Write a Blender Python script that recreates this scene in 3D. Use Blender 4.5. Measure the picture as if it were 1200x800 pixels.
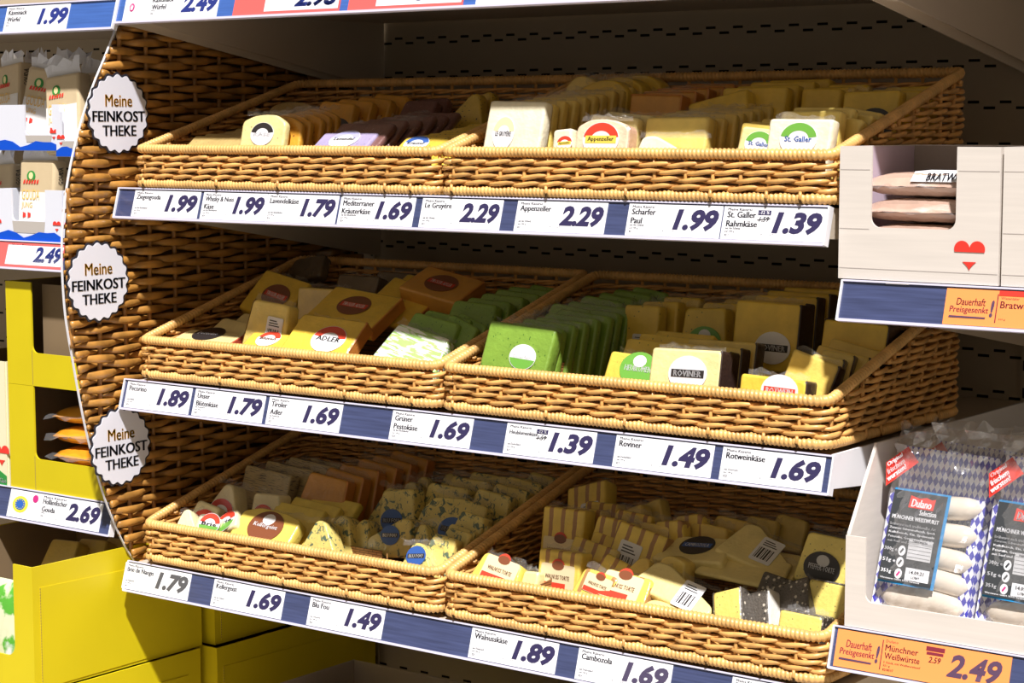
import bpy, bmesh, math, random
from math import sin, cos, pi, radians, hypot, atan2
from mathutils import Vector, Matrix

for o in list(bpy.data.objects):
    bpy.data.objects.remove(o)
SC = bpy.context.scene
COL = SC.collection
rnd = random.Random(7)

# ------------------------------------------------------------------ camera
F_PX, YAW, PITCH, ROLL = 2359.96, 0.646855, 0.107622, -0.00166
CAM = Vector((2.40011, -2.14538, 0.018577))
c_dir = Vector((-sin(YAW)*cos(PITCH), cos(YAW)*cos(PITCH), -sin(PITCH)))
c_r = Vector((cos(YAW), sin(YAW), 0)); c_u = c_r.cross(c_dir)
c_right = cos(ROLL)*c_r + sin(ROLL)*c_u
c_up = -sin(ROLL)*c_r + cos(ROLL)*c_u
camd = bpy.data.cameras.new('camera'); camo = bpy.data.objects.new('camera', camd)
COL.objects.link(camo)
camd.sensor_width = 36; camd.lens = F_PX/1200*36; camd.clip_start = .05
camo.matrix_world = Matrix(((c_right.x, c_up.x, -c_dir.x, CAM.x), (c_right.y, c_up.y, -c_dir.y, CAM.y),
                            (c_right.z, c_up.z, -c_dir.z, CAM.z), (0, 0, 0, 1)))
SC.camera = camo
# ------------------------------------------------------------------ world, light, exposure
w = bpy.data.worlds.new('store'); SC.world = w; w.use_nodes = True
w.node_tree.nodes['Background'].inputs[0].default_value = (1, .86, .66, 1)
w.node_tree.nodes['Background'].inputs[1].default_value = .22
sd = bpy.data.lights.new('ceiling_spot', 'SUN'); so = bpy.data.objects.new('ceiling_spot', sd); COL.objects.link(so)
sd.energy = 7.0; sd.angle = radians(2.2); sd.color = (1, .97, .96)
so.rotation_euler = Vector((.40, -.50, .95)).to_track_quat('Z', 'Y').to_euler()
SC.view_settings.view_transform = 'Standard'; SC.view_settings.look = 'None'
SC.view_settings.exposure = 0; SC.view_settings.gamma = 1; SC.view_settings.use_curve_mapping = False


def ray(px, py):
    return c_dir + c_right*((px-600)/F_PX) - c_up*((py-400)/F_PX)

def at(px, py, Y):
    r = ray(px, py); return CAM + r*((Y-CAM.y)/r.y)

def at_x(px, py, X):
    r = ray(px, py); return CAM + r*((X-CAM.x)/r.x)

def pix(p):
    v = Vector(p)-CAM; z = v.dot(c_dir)
    return 600+F_PX*v.dot(c_right)/z, 400-F_PX*v.dot(c_up)/z

def xat(px, Y, z):
    a, b = -1.5, 2.4
    for _ in range(40):
        m = (a+b)/2
        if pix((m, Y, z))[0] < px: a = m
        else: b = m
    return a

# ------------------------------------------------------------------ materials
MATS = {}
def mat(name, col, rough=.5, metal=0, coat=0, var=0, vscale=30, bump=0, bscale=80, spec=.5, aniso=None):
    if name in MATS: return MATS[name]
    m = bpy.data.materials.new(name); m.use_nodes = True; MATS[name] = m
    nt = m.node_tree; b = nt.nodes['Principled BSDF']
    b.inputs['Base Color'].default_value = (*col, 1); b.inputs['Roughness'].default_value = rough
    b.inputs['Metallic'].default_value = metal; b.inputs['Coat Weight'].default_value = coat
    b.inputs['Coat Roughness'].default_value = .12; b.inputs['Specular IOR Level'].default_value = spec
    tc = nt.nodes.new('ShaderNodeTexCoord')
    if aniso:
        mp = nt.nodes.new('ShaderNodeMapping'); mp.inputs['Scale'].default_value = aniso
        nt.links.new(tc.outputs['Object'], mp.inputs['Vector']); src = mp.outputs['Vector']
    else: src = tc.outputs['Object']
    if var:
        n = nt.nodes.new('ShaderNodeTexNoise'); n.inputs['Scale'].default_value = vscale; n.inputs['Detail'].default_value = 4
        nt.links.new(src, n.inputs['Vector'])
        r = nt.nodes.new('ShaderNodeValToRGB')
        r.color_ramp.elements[0].position = .3; r.color_ramp.elements[1].position = .7
        r.color_ramp.elements[0].color = (*[c*(1-var) for c in col], 1)
        r.color_ramp.elements[1].color = (*[min(1, c*(1+var)) for c in col], 1)
        nt.links.new(n.outputs['Fac'], r.inputs['Fac']); nt.links.new(r.outputs['Color'], b.inputs['Base Color'])
    if bump:
        n = nt.nodes.new('ShaderNodeTexNoise'); n.inputs['Scale'].default_value = bscale; n.inputs['Detail'].default_value = 3
        nt.links.new(src, n.inputs['Vector'])
        bm_ = nt.nodes.new('ShaderNodeBump'); bm_.inputs['Strength'].default_value = bump; bm_.inputs['Distance'].default_value = .002
        nt.links.new(n.outputs['Fac'], bm_.inputs['Height'])
        nt.links.new(bm_.outputs['Normal'], b.inputs['Normal' if not coat else 'Coat Normal'])
        if coat: nt.links.new(bm_.outputs['Normal'], b.inputs['Normal'])
    return m

def speck(m, col, scale, thr, kind='voronoi', stretch=(1, 1, 1), warp=0):
    """printed / grown specks, veins or painted film glints mixed over a material's colour"""
    nt = m.node_tree; b = nt.nodes['Principled BSDF']
    tc = nt.nodes.new('ShaderNodeTexCoord'); mp = nt.nodes.new('ShaderNodeMapping')
    mp.inputs['Scale'].default_value = stretch; nt.links.new(tc.outputs['Object'], mp.inputs['Vector'])
    if kind == 'voronoi':
        t = nt.nodes.new('ShaderNodeTexVoronoi'); t.inputs['Scale'].default_value = scale; out = t.outputs['Distance']
        lo, hi = thr*.7, thr; inv = True
    else:
        t = nt.nodes.new('ShaderNodeTexNoise'); t.inputs['Scale'].default_value = scale; t.inputs['Detail'].default_value = 5
        t.inputs['Distortion'].default_value = warp; out = t.outputs['Fac']; lo, hi = thr, thr+.06; inv = False
    nt.links.new(mp.outputs['Vector'], t.inputs['Vector'])
    mr = nt.nodes.new('ShaderNodeMapRange'); mr.inputs['From Min'].default_value = lo; mr.inputs['From Max'].default_value = hi
    if inv: mr.inputs['To Min'].default_value = 1; mr.inputs['To Max'].default_value = 0
    nt.links.new(out, mr.inputs['Value'])
    mx = nt.nodes.new('ShaderNodeMix'); mx.data_type = 'RGBA'
    nt.links.new(mr.outputs['Result'], mx.inputs['Factor'])
    cur = b.inputs['Base Color']
    if cur.is_linked: nt.links.new(cur.links[0].from_socket, mx.inputs['A'])
    else: mx.inputs['A'].default_value = cur.default_value
    mx.inputs['B'].default_value = (*col, 1)
    nt.links.new(mx.outputs['Result'], b.inputs['Base Color'])
    return m

def stripes(m, col, period, duty, axis=0):
    nt = m.node_tree; b = nt.nodes['Principled BSDF']
    tc = nt.nodes.new('ShaderNodeTexCoord'); sp = nt.nodes.new('ShaderNodeSeparateXYZ')
    nt.links.new(tc.outputs['Object'], sp.inputs[0])
    n = nt.nodes.new('ShaderNodeTexNoise'); n.inputs['Scale'].default_value = 60; nt.links.new(tc.outputs['Object'], n.inputs['Vector'])
    a = nt.nodes.new('ShaderNodeMath'); a.operation = 'MULTIPLY_ADD'; a.inputs[1].default_value = .004
    nt.links.new(n.outputs['Fac'], a.inputs[0]); nt.links.new(sp.outputs[axis], a.inputs[2])
    d = nt.nodes.new('ShaderNodeMath'); d.operation = 'DIVIDE'; d.inputs[1].default_value = period; nt.links.new(a.outputs[0], d.inputs[0])
    f = nt.nodes.new('ShaderNodeMath'); f.operation = 'FRACT'; nt.links.new(d.outputs[0], f.inputs[0])
    g = nt.nodes.new('ShaderNodeMath'); g.operation = 'LESS_THAN'; g.inputs[1].default_value = duty; nt.links.new(f.outputs[0], g.inputs[0])
    mx = nt.nodes.new('ShaderNodeMix'); mx.data_type = 'RGBA'; nt.links.new(g.outputs[0], mx.inputs['Factor'])
    cur = b.inputs['Base Color']
    if cur.is_linked: nt.links.new(cur.links[0].from_socket, mx.inputs['A'])
    else: mx.inputs['A'].default_value = cur.default_value
    mx.inputs['B'].default_value = (*col, 1); nt.links.new(mx.outputs['Result'], b.inputs['Base Color'])
    return m

def film_mat():
    m = bpy.data.materials.new('clear_film'); m.use_nodes = True
    nt = m.node_tree; nt.nodes.clear()
    o = nt.nodes.new('ShaderNodeOutputMaterial'); tr = nt.nodes.new('ShaderNodeBsdfTransparent')
    gl = nt.nodes.new('ShaderNodeBsdfGlossy'); gl.inputs['Roughness'].default_value = .16
    df = nt.nodes.new('ShaderNodeBsdfDiffuse'); df.inputs['Color'].default_value = (.9, .9, .92, 1)
    ad = nt.nodes.new('ShaderNodeMixShader'); ad.inputs[0].default_value = .35
    nt.links.new(gl.outputs[0], ad.inputs[1]); nt.links.new(df.outputs[0], ad.inputs[2])
    mx = nt.nodes.new('ShaderNodeMixShader'); mx.inputs[0].default_value = .2
    n = nt.nodes.new('ShaderNodeTexNoise'); n.inputs['Scale'].default_value = 40; n.inputs['Detail'].default_value = 3
    tc = nt.nodes.new('ShaderNodeTexCoord'); nt.links.new(tc.outputs['Object'], n.inputs['Vector'])
    bp = nt.nodes.new('ShaderNodeBump'); bp.inputs['Strength'].default_value = .8; bp.inputs['Distance'].default_value = .004
    nt.links.new(n.outputs['Fac'], bp.inputs['Height']); nt.links.new(bp.outputs[0], gl.inputs['Normal'])
    nt.links.new(tr.outputs[0], mx.inputs[1]); nt.links.new(ad.outputs[0], mx.inputs[2]); nt.links.new(mx.outputs[0], o.inputs[0])
    MATS['clear_film'] = m; return m
FILM = film_mat()

M_cane = mat('basket_cane', (.67, .36, .11), .36, var=.30, vscale=45, spec=.5)
M_rim = mat('basket_rim_cane', (.72, .42, .14), .38, var=.2, vscale=40)
M_pcane = mat('panel_cane', (.42, .20, .042), .33, var=.35, vscale=30, bump=.25, bscale=220, spec=.6)
M_stake = mat('panel_stake', (.36, .17, .045), .4, var=.25, vscale=40)
M_pback = mat('panel_backing', (.075, .03, .008), .9)
M_white = mat('white_plastic', (.8, .8, .84), .35)
M_steel = mat('shelf_enamel', (.58, .50, .40), .45, var=.03, vscale=4)
M_wall = mat('backwall_enamel', (.44, .37, .27), .5, var=.04, vscale=3)
M_dark = mat('dark_void', (.012, .011, .01), .9)
M_rail = mat('rail_blue', (.052, .066, .15), .32, coat=.5, var=.25, vscale=12, aniso=(1, 1, 25), bump=.05, bscale=90)
M_railD = mat('rail_bright_blue', (.05, .13, .42), .32, coat=.5, var=.15, vscale=12, aniso=(1, 1, 25))
M_railedge = mat('rail_edge', (.62, .6, .74), .3, coat=.3)
M_card = mat('card_white', (.84, .84, .87), .5)
M_ink = mat('price_ink', (.03, .024, .085), .5)
M_inkb = mat('price_ink_blue', (.02, .035, .22), .5)
M_black = mat('text_black', (.02, .02, .03), .5)
M_orange = mat('card_orange', (1, .32, .09), .45)
M_maroon = mat('ink_maroon', (.22, .02, .04), .5)
M_violet = mat('ink_violet', (.10, .05, .10), .5)
M_red = mat('print_red', (.78, .045, .03), .4)
M_redcard = mat('card_red', (.85, .13, .12), .4)
M_pink = mat('print_magenta', (.55, .03, .2), .4)
M_gold = mat('print_gold', (.85, .44, .03), .4)
M_badge = mat('badge_face', (.76, .76, .84), .4)
M_yel = mat('carton_yellow', (.64, .515, .008), .48, var=.05, vscale=6, spec=.35)
M_kraft = mat('carton_brown_inside', (.22, .15, .08), .8)
M_blueprint = mat('print_blue', (.0, .08, .62), .4)
M_cartonw = mat('carton_white', (.74, .76, .84), .5)
M_grey = mat('carton_grey', (.34, .29, .24), .6, var=.05, vscale=8)
M_greenp = mat('print_green', (.03, .28, .05), .45)
M_wood = mat('carton_wood_print', (.72, .66, .60), .5, var=.05, vscale=22, aniso=(.3, 1, 7))
M_lilac = mat('carton_inside_lilac', (.62, .5, .6), .6)
M_beige = mat('print_beige', (.62, .45, .25), .5)
M_cream = mat('print_cream', (.86, .74, .38), .5)

# ------------------------------------------------------------------ mesh helpers
class MB:
    def __init__(s): s.v = []; s.f = []; s.sm = []; s.mi = []
    def add(s, vs, fs, smooth=False, mi=0):
        b = len(s.v); s.v += [tuple(v) for v in vs]
        for f in fs: s.f.append([b+i for i in f]); s.sm.append(smooth); s.mi.append(mi)
    def box(s, a, b, mi=0):
        (x0, y0, z0), (x1, y1, z1) = a, b
        s.add([(x0,y0,z0),(x1,y0,z0),(x1,y1,z0),(x0,y1,z0),(x0,y0,z1),(x1,y0,z1),(x1,y1,z1),(x0,y1,z1)],
              [(0,3,2,1),(4,5,6,7),(0,1,5,4),(1,2,6,5),(2,3,7,6),(3,0,4,7)], False, mi)
    def prism(s, poly, y0, y1, mi=0, smooth=False):
        """poly in (x,z), extruded along y; faces -y at y0"""
        n = len(poly); vs = [(x, y0, z) for x, z in poly]+[(x, y1, z) for x, z in poly]
        s.add(vs, [tuple(range(n)), tuple(range(2*n-1, n-1, -1))], False, mi)
        s.add(vs, [(i+n, (i+1) % n+n, (i+1) % n, i) for i in range(n)], smooth, mi)
    def prismx(s, poly, x0, x1, mi=0):
        n = len(poly); vs = [(x1, y, z) for y, z in poly]+[(x0, y, z) for y, z in poly]
        s.add(vs, [tuple(range(n)), tuple(range(2*n-1, n-1, -1))]+[(i+n, (i+1) % n+n, (i+1) % n, i) for i in range(n)], False, mi)
    def tube(s, pts, rad, seg=6, closed=False, ref=Vector((0, 0, 1)), smooth=True, mi=0):
        """rad: callable(i, a)->(r_side, r_up) or list of radii"""
        n = len(pts); vs = []
        for i, p in enumerate(pts):
            a = pts[(i-1) % n] if (closed or i > 0) else p
            b = pts[(i+1) % n] if (closed or i < n-1) else p
            t = (Vector(b)-Vector(a)).normalized()
            u = t.cross(ref)
            if u.length < 1e-4: u = t.cross(Vector((1, 0, 0)))
            u.normalize(); w_ = u.cross(t)
            for k in range(seg):
                an = 2*pi*k/seg
                r = rad(i, an) if callable(rad) else rad[i]
                if not isinstance(r, tuple): r = (r, r)
                q = Vector(p)+u*cos(an)*r[0]+w_*sin(an)*r[1]; vs.append(tuple(q))
        fs = []
        m = n if closed else n-1
        for i in range(m):
            for k in range(seg):
                a = i*seg+k; b = i*seg+(k+1) % seg; j = ((i+1) % n)*seg
                fs.append((a, b, j+(k+1) % seg, j+k))
        if not closed: fs += [tuple(range(seg-1, -1, -1)), tuple((n-1)*seg+k for k in range(seg))]
        s.add(vs, fs, smooth, mi)
    def mesh(s, name, mats):
        me = bpy.data.meshes.new(name); me.from_pydata(s.v, [], s.f)
        me.polygons.foreach_set('use_smooth', s.sm)
        if not isinstance(mats, (list, tuple)): mats = [mats]
        for m in mats: me.materials.append(m)
        if len(mats) > 1: me.polygons.foreach_set('material_index', s.mi)
        me.update(); return me
    def build(s, name, mats, parent=None, loc=(0, 0, 0), rot=(0, 0, 0)):
        return link(name, s.mesh(name, mats), parent, loc, rot)

def link(name, me, parent=None, loc=(0, 0, 0), rot=(0, 0, 0)):
    o = bpy.data.objects.new(name, me); COL.objects.link(o); o.parent = parent
    o.location = loc; o.rotation_euler = rot; return o

def tag(o, label=None, cat=None, group=None, kind=None):
    if label: o['label'] = label
    if cat: o['category'] = cat
    if group: o['group'] = group
    if kind: o['kind'] = kind
    return o

def empty(name, loc=(0, 0, 0), rot=(0, 0, 0), label=None, cat=None, group=None):
    o = link(name, None, None, loc, rot); o.empty_display_size = .03
    return tag(o, label, cat, group)

def decal(name, poly, m, parent, y=-.0005, th=.0004, kind=None):
    b = MB(); b.prism(poly, y-th, y); o = b.build(name, m, parent)
    if kind: o['kind'] = kind
    return o

def ell(cx, cz, rx, rz, n=24, a0=0, a1=2*pi):
    full = abs(a1-a0-2*pi) < 1e-6
    k = n if full else n+1
    return [(cx+rx*cos(a0+(a1-a0)*i/n), cz+rz*sin(a0+(a1-a0)*i/n)) for i in range(k)]

def rect(x0, z0, x1, z1): return [(x0, z0), (x1, z0), (x1, z1), (x0, z1)]

# text -> mesh (upright in the local xz plane, facing -y)
TXT = {}
def text_mesh(s, bold=0., res=2, shear=0.):
    key = (s, bold, res, shear)
    if key in TXT: return TXT[key]
    cu = bpy.data.curves.new('lettering', 'FONT'); cu.body = s; cu.size = 1; cu.resolution_u = res
    cu.offset = bold if bold > .03 else 0; cu.shear = shear; cu.space_line = .95; cu.extrude = 0
    ob = bpy.data.objects.new('t', cu); COL.objects.link(ob)
    me = bpy.data.meshes.new_from_object(ob.evaluated_get(bpy.context.evaluated_depsgraph_get()))
    bpy.data.objects.remove(ob); bpy.data.curves.remove(cu)
    if 0 < bold <= .03 and len(me.vertices):
        vs = [v.co.copy() for v in me.vertices]; fs = [tuple(p.vertices) for p in me.polygons]; n = len(vs)
        me = bpy.data.meshes.new('lettering')
        me.from_pydata([(v.x+d, v.y, 0) for d in (0, bold*1.4, bold*2.8) for v in vs], [], [tuple(i+k*n for i in f) for k in range(3) for f in fs])
    xs = [v.co.x for v in me.vertices]; ys = [v.co.y for v in me.vertices]
    if not xs: xs = [0, 1]; ys = [0, 1]
    x0, y0 = min(xs), min(ys); sx = max(xs)-x0; sy = max(ys)-y0
    for v in me.vertices: v.co = ((v.co.x-x0)/sx, 0, (v.co.y-y0)/sy)
    TXT[key] = (me, sx, sy); return TXT[key]

def text(name, s, x, z, w_, h, m, parent, y=-.001, bold=0., res=2, shear=0., variants={}):
    """fit the string in a w_ by h box with lower-left corner x, z; h alone fixes it when w_ is None"""
    me, sx, sy = text_mesh(s, bold, res, shear)
    key = (me.name, m.name)
    if key not in variants:
        c = me.copy(); c.name = name; c.materials.clear(); c.materials.append(m); variants[key] = c
    o = link(name, variants[key], parent, (x, y, z))
    if w_ is None: w_ = h*sx/sy
    if h is None: h = w_*sy/sx
    o.scale = (w_, 1, h); return o

def rounded(poly, r, n=3):
    out = []; N = len(poly)
    for i in range(N):
        p = Vector(poly[i]); a = Vector(poly[i-1]); b = Vector(poly[(i+1) % N])
        da = a-p; db = b-p
        ra = min(r, da.length*.45); rb = min(r, db.length*.45)
        A = p+da.normalized()*ra; B = p+db.normalized()*rb
        for k in range(n+1):
            t = k/n; q = A*(1-t)**2+p*2*t*(1-t)+B*t*t; out.append((q.x, q.y))
    return out

# ------------------------------------------------------------------ setting: back wall with punched slots
X0W, X1W, YW = -2.3, 2.2, .632
def back_wall():
    b = MB(); rows = []
    z = .291
    while z > -1.1: rows.append(z); z -= .0605
    zs = [-1.15]; holes = {}
    ev = []
    for k, z in enumerate(rows):
        ev.append((z-.002, z+.002, 0.)); ev.append((z-.0105, z-.0065, .025))
    ev.sort()
    prev = -1.15
    for lo, hi, off in ev:
        b.add([(X0W, YW, prev), (X1W, YW, prev), (X1W, YW, lo), (X0W, YW, lo)], [(0, 1, 2, 3)])
        x = X0W; c = math.ceil((X0W-off)/.05)*.05+off
        while c+.009 < X1W:
            if c-.009 > x: b.add([(x, YW, lo), (c-.009, YW, lo), (c-.009, YW, hi), (x, YW, hi)], [(0, 1, 2, 3)])
            x = c+.009; c += .05
        b.add([(x, YW, lo), (X1W, YW, lo), (X1W, YW, hi), (x, YW, hi)], [(0, 1, 2, 3)])
        prev = hi
    b.add([(X0W, YW, prev), (X1W, YW, prev), (X1W, YW, .5), (X0W, YW, .5)], [(0, 1, 2, 3)])
    o = b.build('wall_back', M_wall); tag(o, kind='structure')
    c = MB(); c.box((X0W, YW+.02, -1.15), (X1W, YW+.03, .5)); c.build('slot_shade_sheet', M_dark, o)  # added dark sheet, stands in for the shade inside the slots
    for x in (-.004, 1.25):
        u = MB(); u.box((x-.0135, YW-.006, -1.15), (x-.003, YW-.0005, .5)); u.build('upright', M_wall, o)
        s = MB()
        for i in range(40): s.box((x-.0105, YW-.0068, -1.1+i*.04), (x-.0065, YW-.0058, -1.085+i*.04))
        s.build('upright_slots', M_dark, o)['kind'] = 'stuff'
back_wall()
b = MB(); b.box((-1.6, -3.2, -1.17), (3.2, .66, -1.15)); tag(b.build('floor', mat('floor_tile', (.32, .3, .27), .35, var=.08, vscale=3)), kind='structure')

# ------------------------------------------------------------------ shelves
TILT = -.281; RAIL_H = .047
def shelf(label, x0, x1, zb, blue=M_rail, brl=True, brr=True, deep=.628, cap=True, h=RAIL_H, drop=.098):
    """zb = bottom of the rail at y 0"""
    top = zb+h*cos(TILT)
    r = empty('shelf', (x0, 0, zb), label=label, cat='shelf')
    L = x1-x0; b = MB(); b.box((.004, .018, h*.96-.022), (L-.004, deep, h*.96-.003)); b.build('shelf_board', M_steel, r)
    g = MB(); g.box((0, 0, 0), (L, .003, h)); rl = g.build('price_rail', blue, r, (0, 0, 0), (TILT, 0, 0))
    e = MB(); e.box((-.0006, -.0035, -.0018), (L+.0006, .0035, .0016)); e.box((-.0006, -.0028, h-.0012), (L+.0006, .003, h+.001))
    e.build('rail_lip', M_railedge, rl)
    for xx in ((-.0022, 0), (L, L+.0022)):
        c = MB(); c.box((xx[0], -.0032, -.001), (xx[1], .008, h+.0005)); c.build('rail_end_cap', M_white, rl)
    for on, xa in ((brl, .0045), (brr, L-.0065)):
        if on:
            p = [(.02, h*.9), (.02, .006), (.05, .004), (deep, .004-drop), (deep, h*.9)]
            c = MB(); c.prismx(p, xa, xa+.003); c.build('shelf_bracket', M_steel, r)
    return r
ZA, ZB, ZC, ZD = -.126, -.4275, -.7205, .1745
shelf('grey metal shelf under the top row of cheese baskets', .0, 1.247, ZA)
sB = shelf('grey metal shelf under the middle row of cheese baskets', .004, 1.258, ZB)
shelf('grey metal shelf under the bottom row of cheese baskets', .003, 1.262, ZC)
shelf('uppermost shelf of the middle bay with bright blue price rail', .012, 1.255, ZD, M_railD)
shelf('upper left shelf with blue rail above the gouda packs', -2.2, .004, .1665, M_railD)
shelf('left shelf carrying the white gouda cartons', -2.2, -.03, -.2165, brr=False, h=.046)
shelf('lower left shelf carrying the stacked yellow cartons', -2.2, -.03, -.637, brr=False, h=.052)
shelf('upper right shelf whose sloping bracket shows at top right', 1.268, 1.95, .178, M_railD)
shelf('right shelf carrying the pale wood-patterned sausage cartons', 1.268, 1.95, -.2145, h=.048)
shelf('lower right shelf carrying the white sausage carton', 1.264, 1.95, -.640, h=.051)
# end plate of the middle shelf, seen from outside
b = MB(); b.prismx([(.014, .005), (.014, .047), (.60, .047), (.60, -.03), (.16, -.008)], 1.2545, 1.2585)
p = b.build('shelf_end_plate', M_white, sB)
p.location.x = -.004
for yy, zz in ((.03, .03), (.036, .014), (.12, .035), (.12, .02)):
    c = MB(); c.box((1.2543, yy, zz), (1.2550, yy+.004, zz+.004)); c.build('plate_slot', M_dark, p)
    
# ------------------------------------------------------------------ wicker side panel
def catmull(pts, n=6):
    out = []
    P_ = [pts[0]]+pts+[pts[-1]]
    for i in range(1, len(P_)-2):
        p0, p1, p2, p3 = [Vector(q) for q in P_[i-1:i+3]]
        for k in range(n):
            t = k/n
            out.append(.5*((2*p1)+(-p0+p2)*t+(2*p0-5*p1+4*p2-p3)*t*t+(-p0+3*p1-3*p2+p3)*t**3))
    out.append(Vector(pts[-1])); return out
PX = -.016
edge = catmull([(at_x(px, py, PX-.001).y, at_x(px, py, PX-.001).z) for px, py in
      [(140, 22), (125, 62), (108, 104), (92, 155), (80, 210), (74, 262), (73, 310), (77, 370), (86, 425), (97, 485), (110, 540), (127, 595), (147, 640), (163, 664)]])
def edge_y(z):
    for a, b_ in zip(edge, edge[1:]):
        if (a.y-z)*(b_.y-z) <= 0 and a.y != b_.y:
            return a.x+(b_.x-a.x)*(z-a.y)/(b_.y-a.y)
    return edge[0].x if z > edge[0].y else edge[-1].x
def wicker_panel():
    root = empty('wicker_screen', (PX, 0, 0), label='tall brown wicker side panel with curved front edge left of the baskets', cat='screen')
    zt, zb_ = edge[0].y, edge[-1].y; YE = .60
    poly = [(e.x+.013, e.y) for e in edge]+[(YE, zb_), (YE, zt)]
    b = MB(); b.prismx([(y, z) for y, z in reversed(poly)], -.011, -.0075); b.build('backing_board', M_pback, root)
    b = MB()
    for a, c in zip(edge, edge[1:]):
        d = Vector((c.x-a.x, c.y-a.y)).normalized(); n = Vector((d.y, -d.x))*-.0016
        vs = [(-.0028, a.x, a.y), (-.0028, c.x, c.y), (.0008, c.x, c.y), (.0008, a.x, a.y)]
        vs += [(v[0], v[1]-.0016, v[2]) for v in vs]
        b.add(vs, [(0, 1, 2, 3), (7, 6, 5, 4), (0, 3, 7, 4), (1, 5, 6, 2), (3, 2, 6, 7), (0, 4, 5, 1)])
    b.build('white_edging', M_white, root)
    S = .0545; y_first = -.078
    st = []; y = y_first
    while y < YE: st.append(y); y += S
    for i, ys in enumerate(st):
        pts = []; z = zb_
        while z < zt:
            if edge_y(z) < ys-.002: pts.append((.0004*sin(z*300+i), ys+.0015*sin(z*23+i*1.7), z))
            z += .008
        if len(pts) > 3:
            b = MB(); b.tube(pts, lambda i_, a: (.0042, .0036), 6, ref=Vector((1, 0, 0))); b.build('cane_stake', M_stake, root)
    z = zb_+.006; k = 0
    while z < zt-.003:
        y0 = edge_y(z)+.0008; n = int((YE-y0)/.0068); pts = []; rr = []
        amp = 1+rnd.uniform(-.12, .12); dz = rnd.uniform(-.0008, .0008); hb = rnd.uniform(.0058, .0070)
        ph = rnd.uniform(-.3, .3)
        for i in range(n+1):
            y = y0+(YE-y0)*i/n
            c = cos(pi*(y-y_first)/S + pi*k)
            cs = math.copysign(abs(c)**.75, c)
            pts.append((.0015+.0062*cs*amp, y, z+dz+.0012*sin(y*21+k*2.3)+.0007*sin(y*57+k)))
            f = .5+.5*c
            rr.append((.0020+.0014*f, (.0030+(hb-.0030)*f**.6)))
        b = MB(); b.tube(pts, lambda i_, a, rr=rr: rr[i_], 8); b.build('cane_strand', M_pcane, root)
        z += .01175; k += 1
wicker_panel()

def badge(px, py, label):
    p = at_x(px, py, .0)
    root = empty('badge', (-.0035, p.y, p.z), (0, 0, pi/2), label, 'badge')
    def sc(R): return [((R+.0022*cos(20*a))*cos(a), (R+.0022*cos(20*a))*sin(a)) for a in [2*pi*i/160 for i in range(160)]]
    b = MB(); b.prism(sc(.0625), -.0012, 0); b.build('badge_border', M_black, root)
    b = MB(); b.prism(sc(.0588), -.0024, -.0012); f = b.build('badge_face', M_badge, root)
    text('lettering', 'Meine', -.0275, .011, .056, .0185, M_gold, root, -.003, .02, 3)
    text('lettering', 'FEINKOST', -.054, -.0125, .109, .0165, M_black, root, -.003, .025, 3)
    text('lettering', 'THEKE', -.034, -.0345, .070, .0160, M_black, root, -.003, .025, 3)
    root.rotation_euler = (0, 0, pi/2)
badge(139.5, 133, 'topmost white scalloped badge on the wicker side panel')
badge(116, 330, 'middle white scalloped badge on the wicker side panel')
badge(142.5, 523, 'lowest white scalloped badge on the wicker side panel')

# ------------------------------------------------------------------ baskets
BW, BD, HF, HB = .597, .378, .0605, .166
def ring(off, W=BW, D=BD, R=.022, step=.0066):
    """closed outline at inward offset: list of (x, y, nx, ny, s) from front-left going right"""
    pts = []
    def seg(x0, y0, x1, y1, nx, ny):
        L = hypot(x1-x0, y1-y0); n = max(1, int(L/step))
        for i in range(n): t = i/n; pts.append((x0+(x1-x0)*t, y0+(y1-y0)*t, nx, ny))
    def arc(cx, cy, a0):
        n = 6
        for i in range(n):
            a = a0+pi/2*i/n; pts.append((cx+R*cos(a), cy+R*sin(a), cos(a), sin(a)))
    seg(R, 0, W-R, 0, 0, -1); arc(W-R, R, -pi/2); seg(W, R, W, D-R, 1, 0); arc(W-R, D-R, 0)
    seg(W-R, D, R, D, 0, 1); arc(R, D-R, pi/2); seg(0, D-R, 0, R, -1, 0); arc(R, R, pi)
    return pts
def top_h(y): return HF+(HB-HF)*min(1, max(0, (y-.012)/(BD-.02)))
def coil(b, pts, r0, pitch, seg=9):
    s = [0]
    for a, c in zip(pts, pts[1:]): s.append(s[-1]+(Vector(c)-Vector(a)).length)
    L = s[-1]; n = int(L/pitch*5); q = []; j = 0
    for i in range(n):
        t = L*i/n
        while j < len(s)-2 and s[j+1] < t: j += 1
        u = (t-s[j])/max(1e-9, s[j+1]-s[j]); q.append(Vector(pts[j]).lerp(Vector(pts[j+1]), u))
    def rad(i, a):
        ph = (L*i/n)/pitch + a/(2*pi)*1.0
        return r0*(.64+.36*abs(sin(pi*ph))**.7)
    b.tube(q, rad, seg, closed=True)
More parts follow.
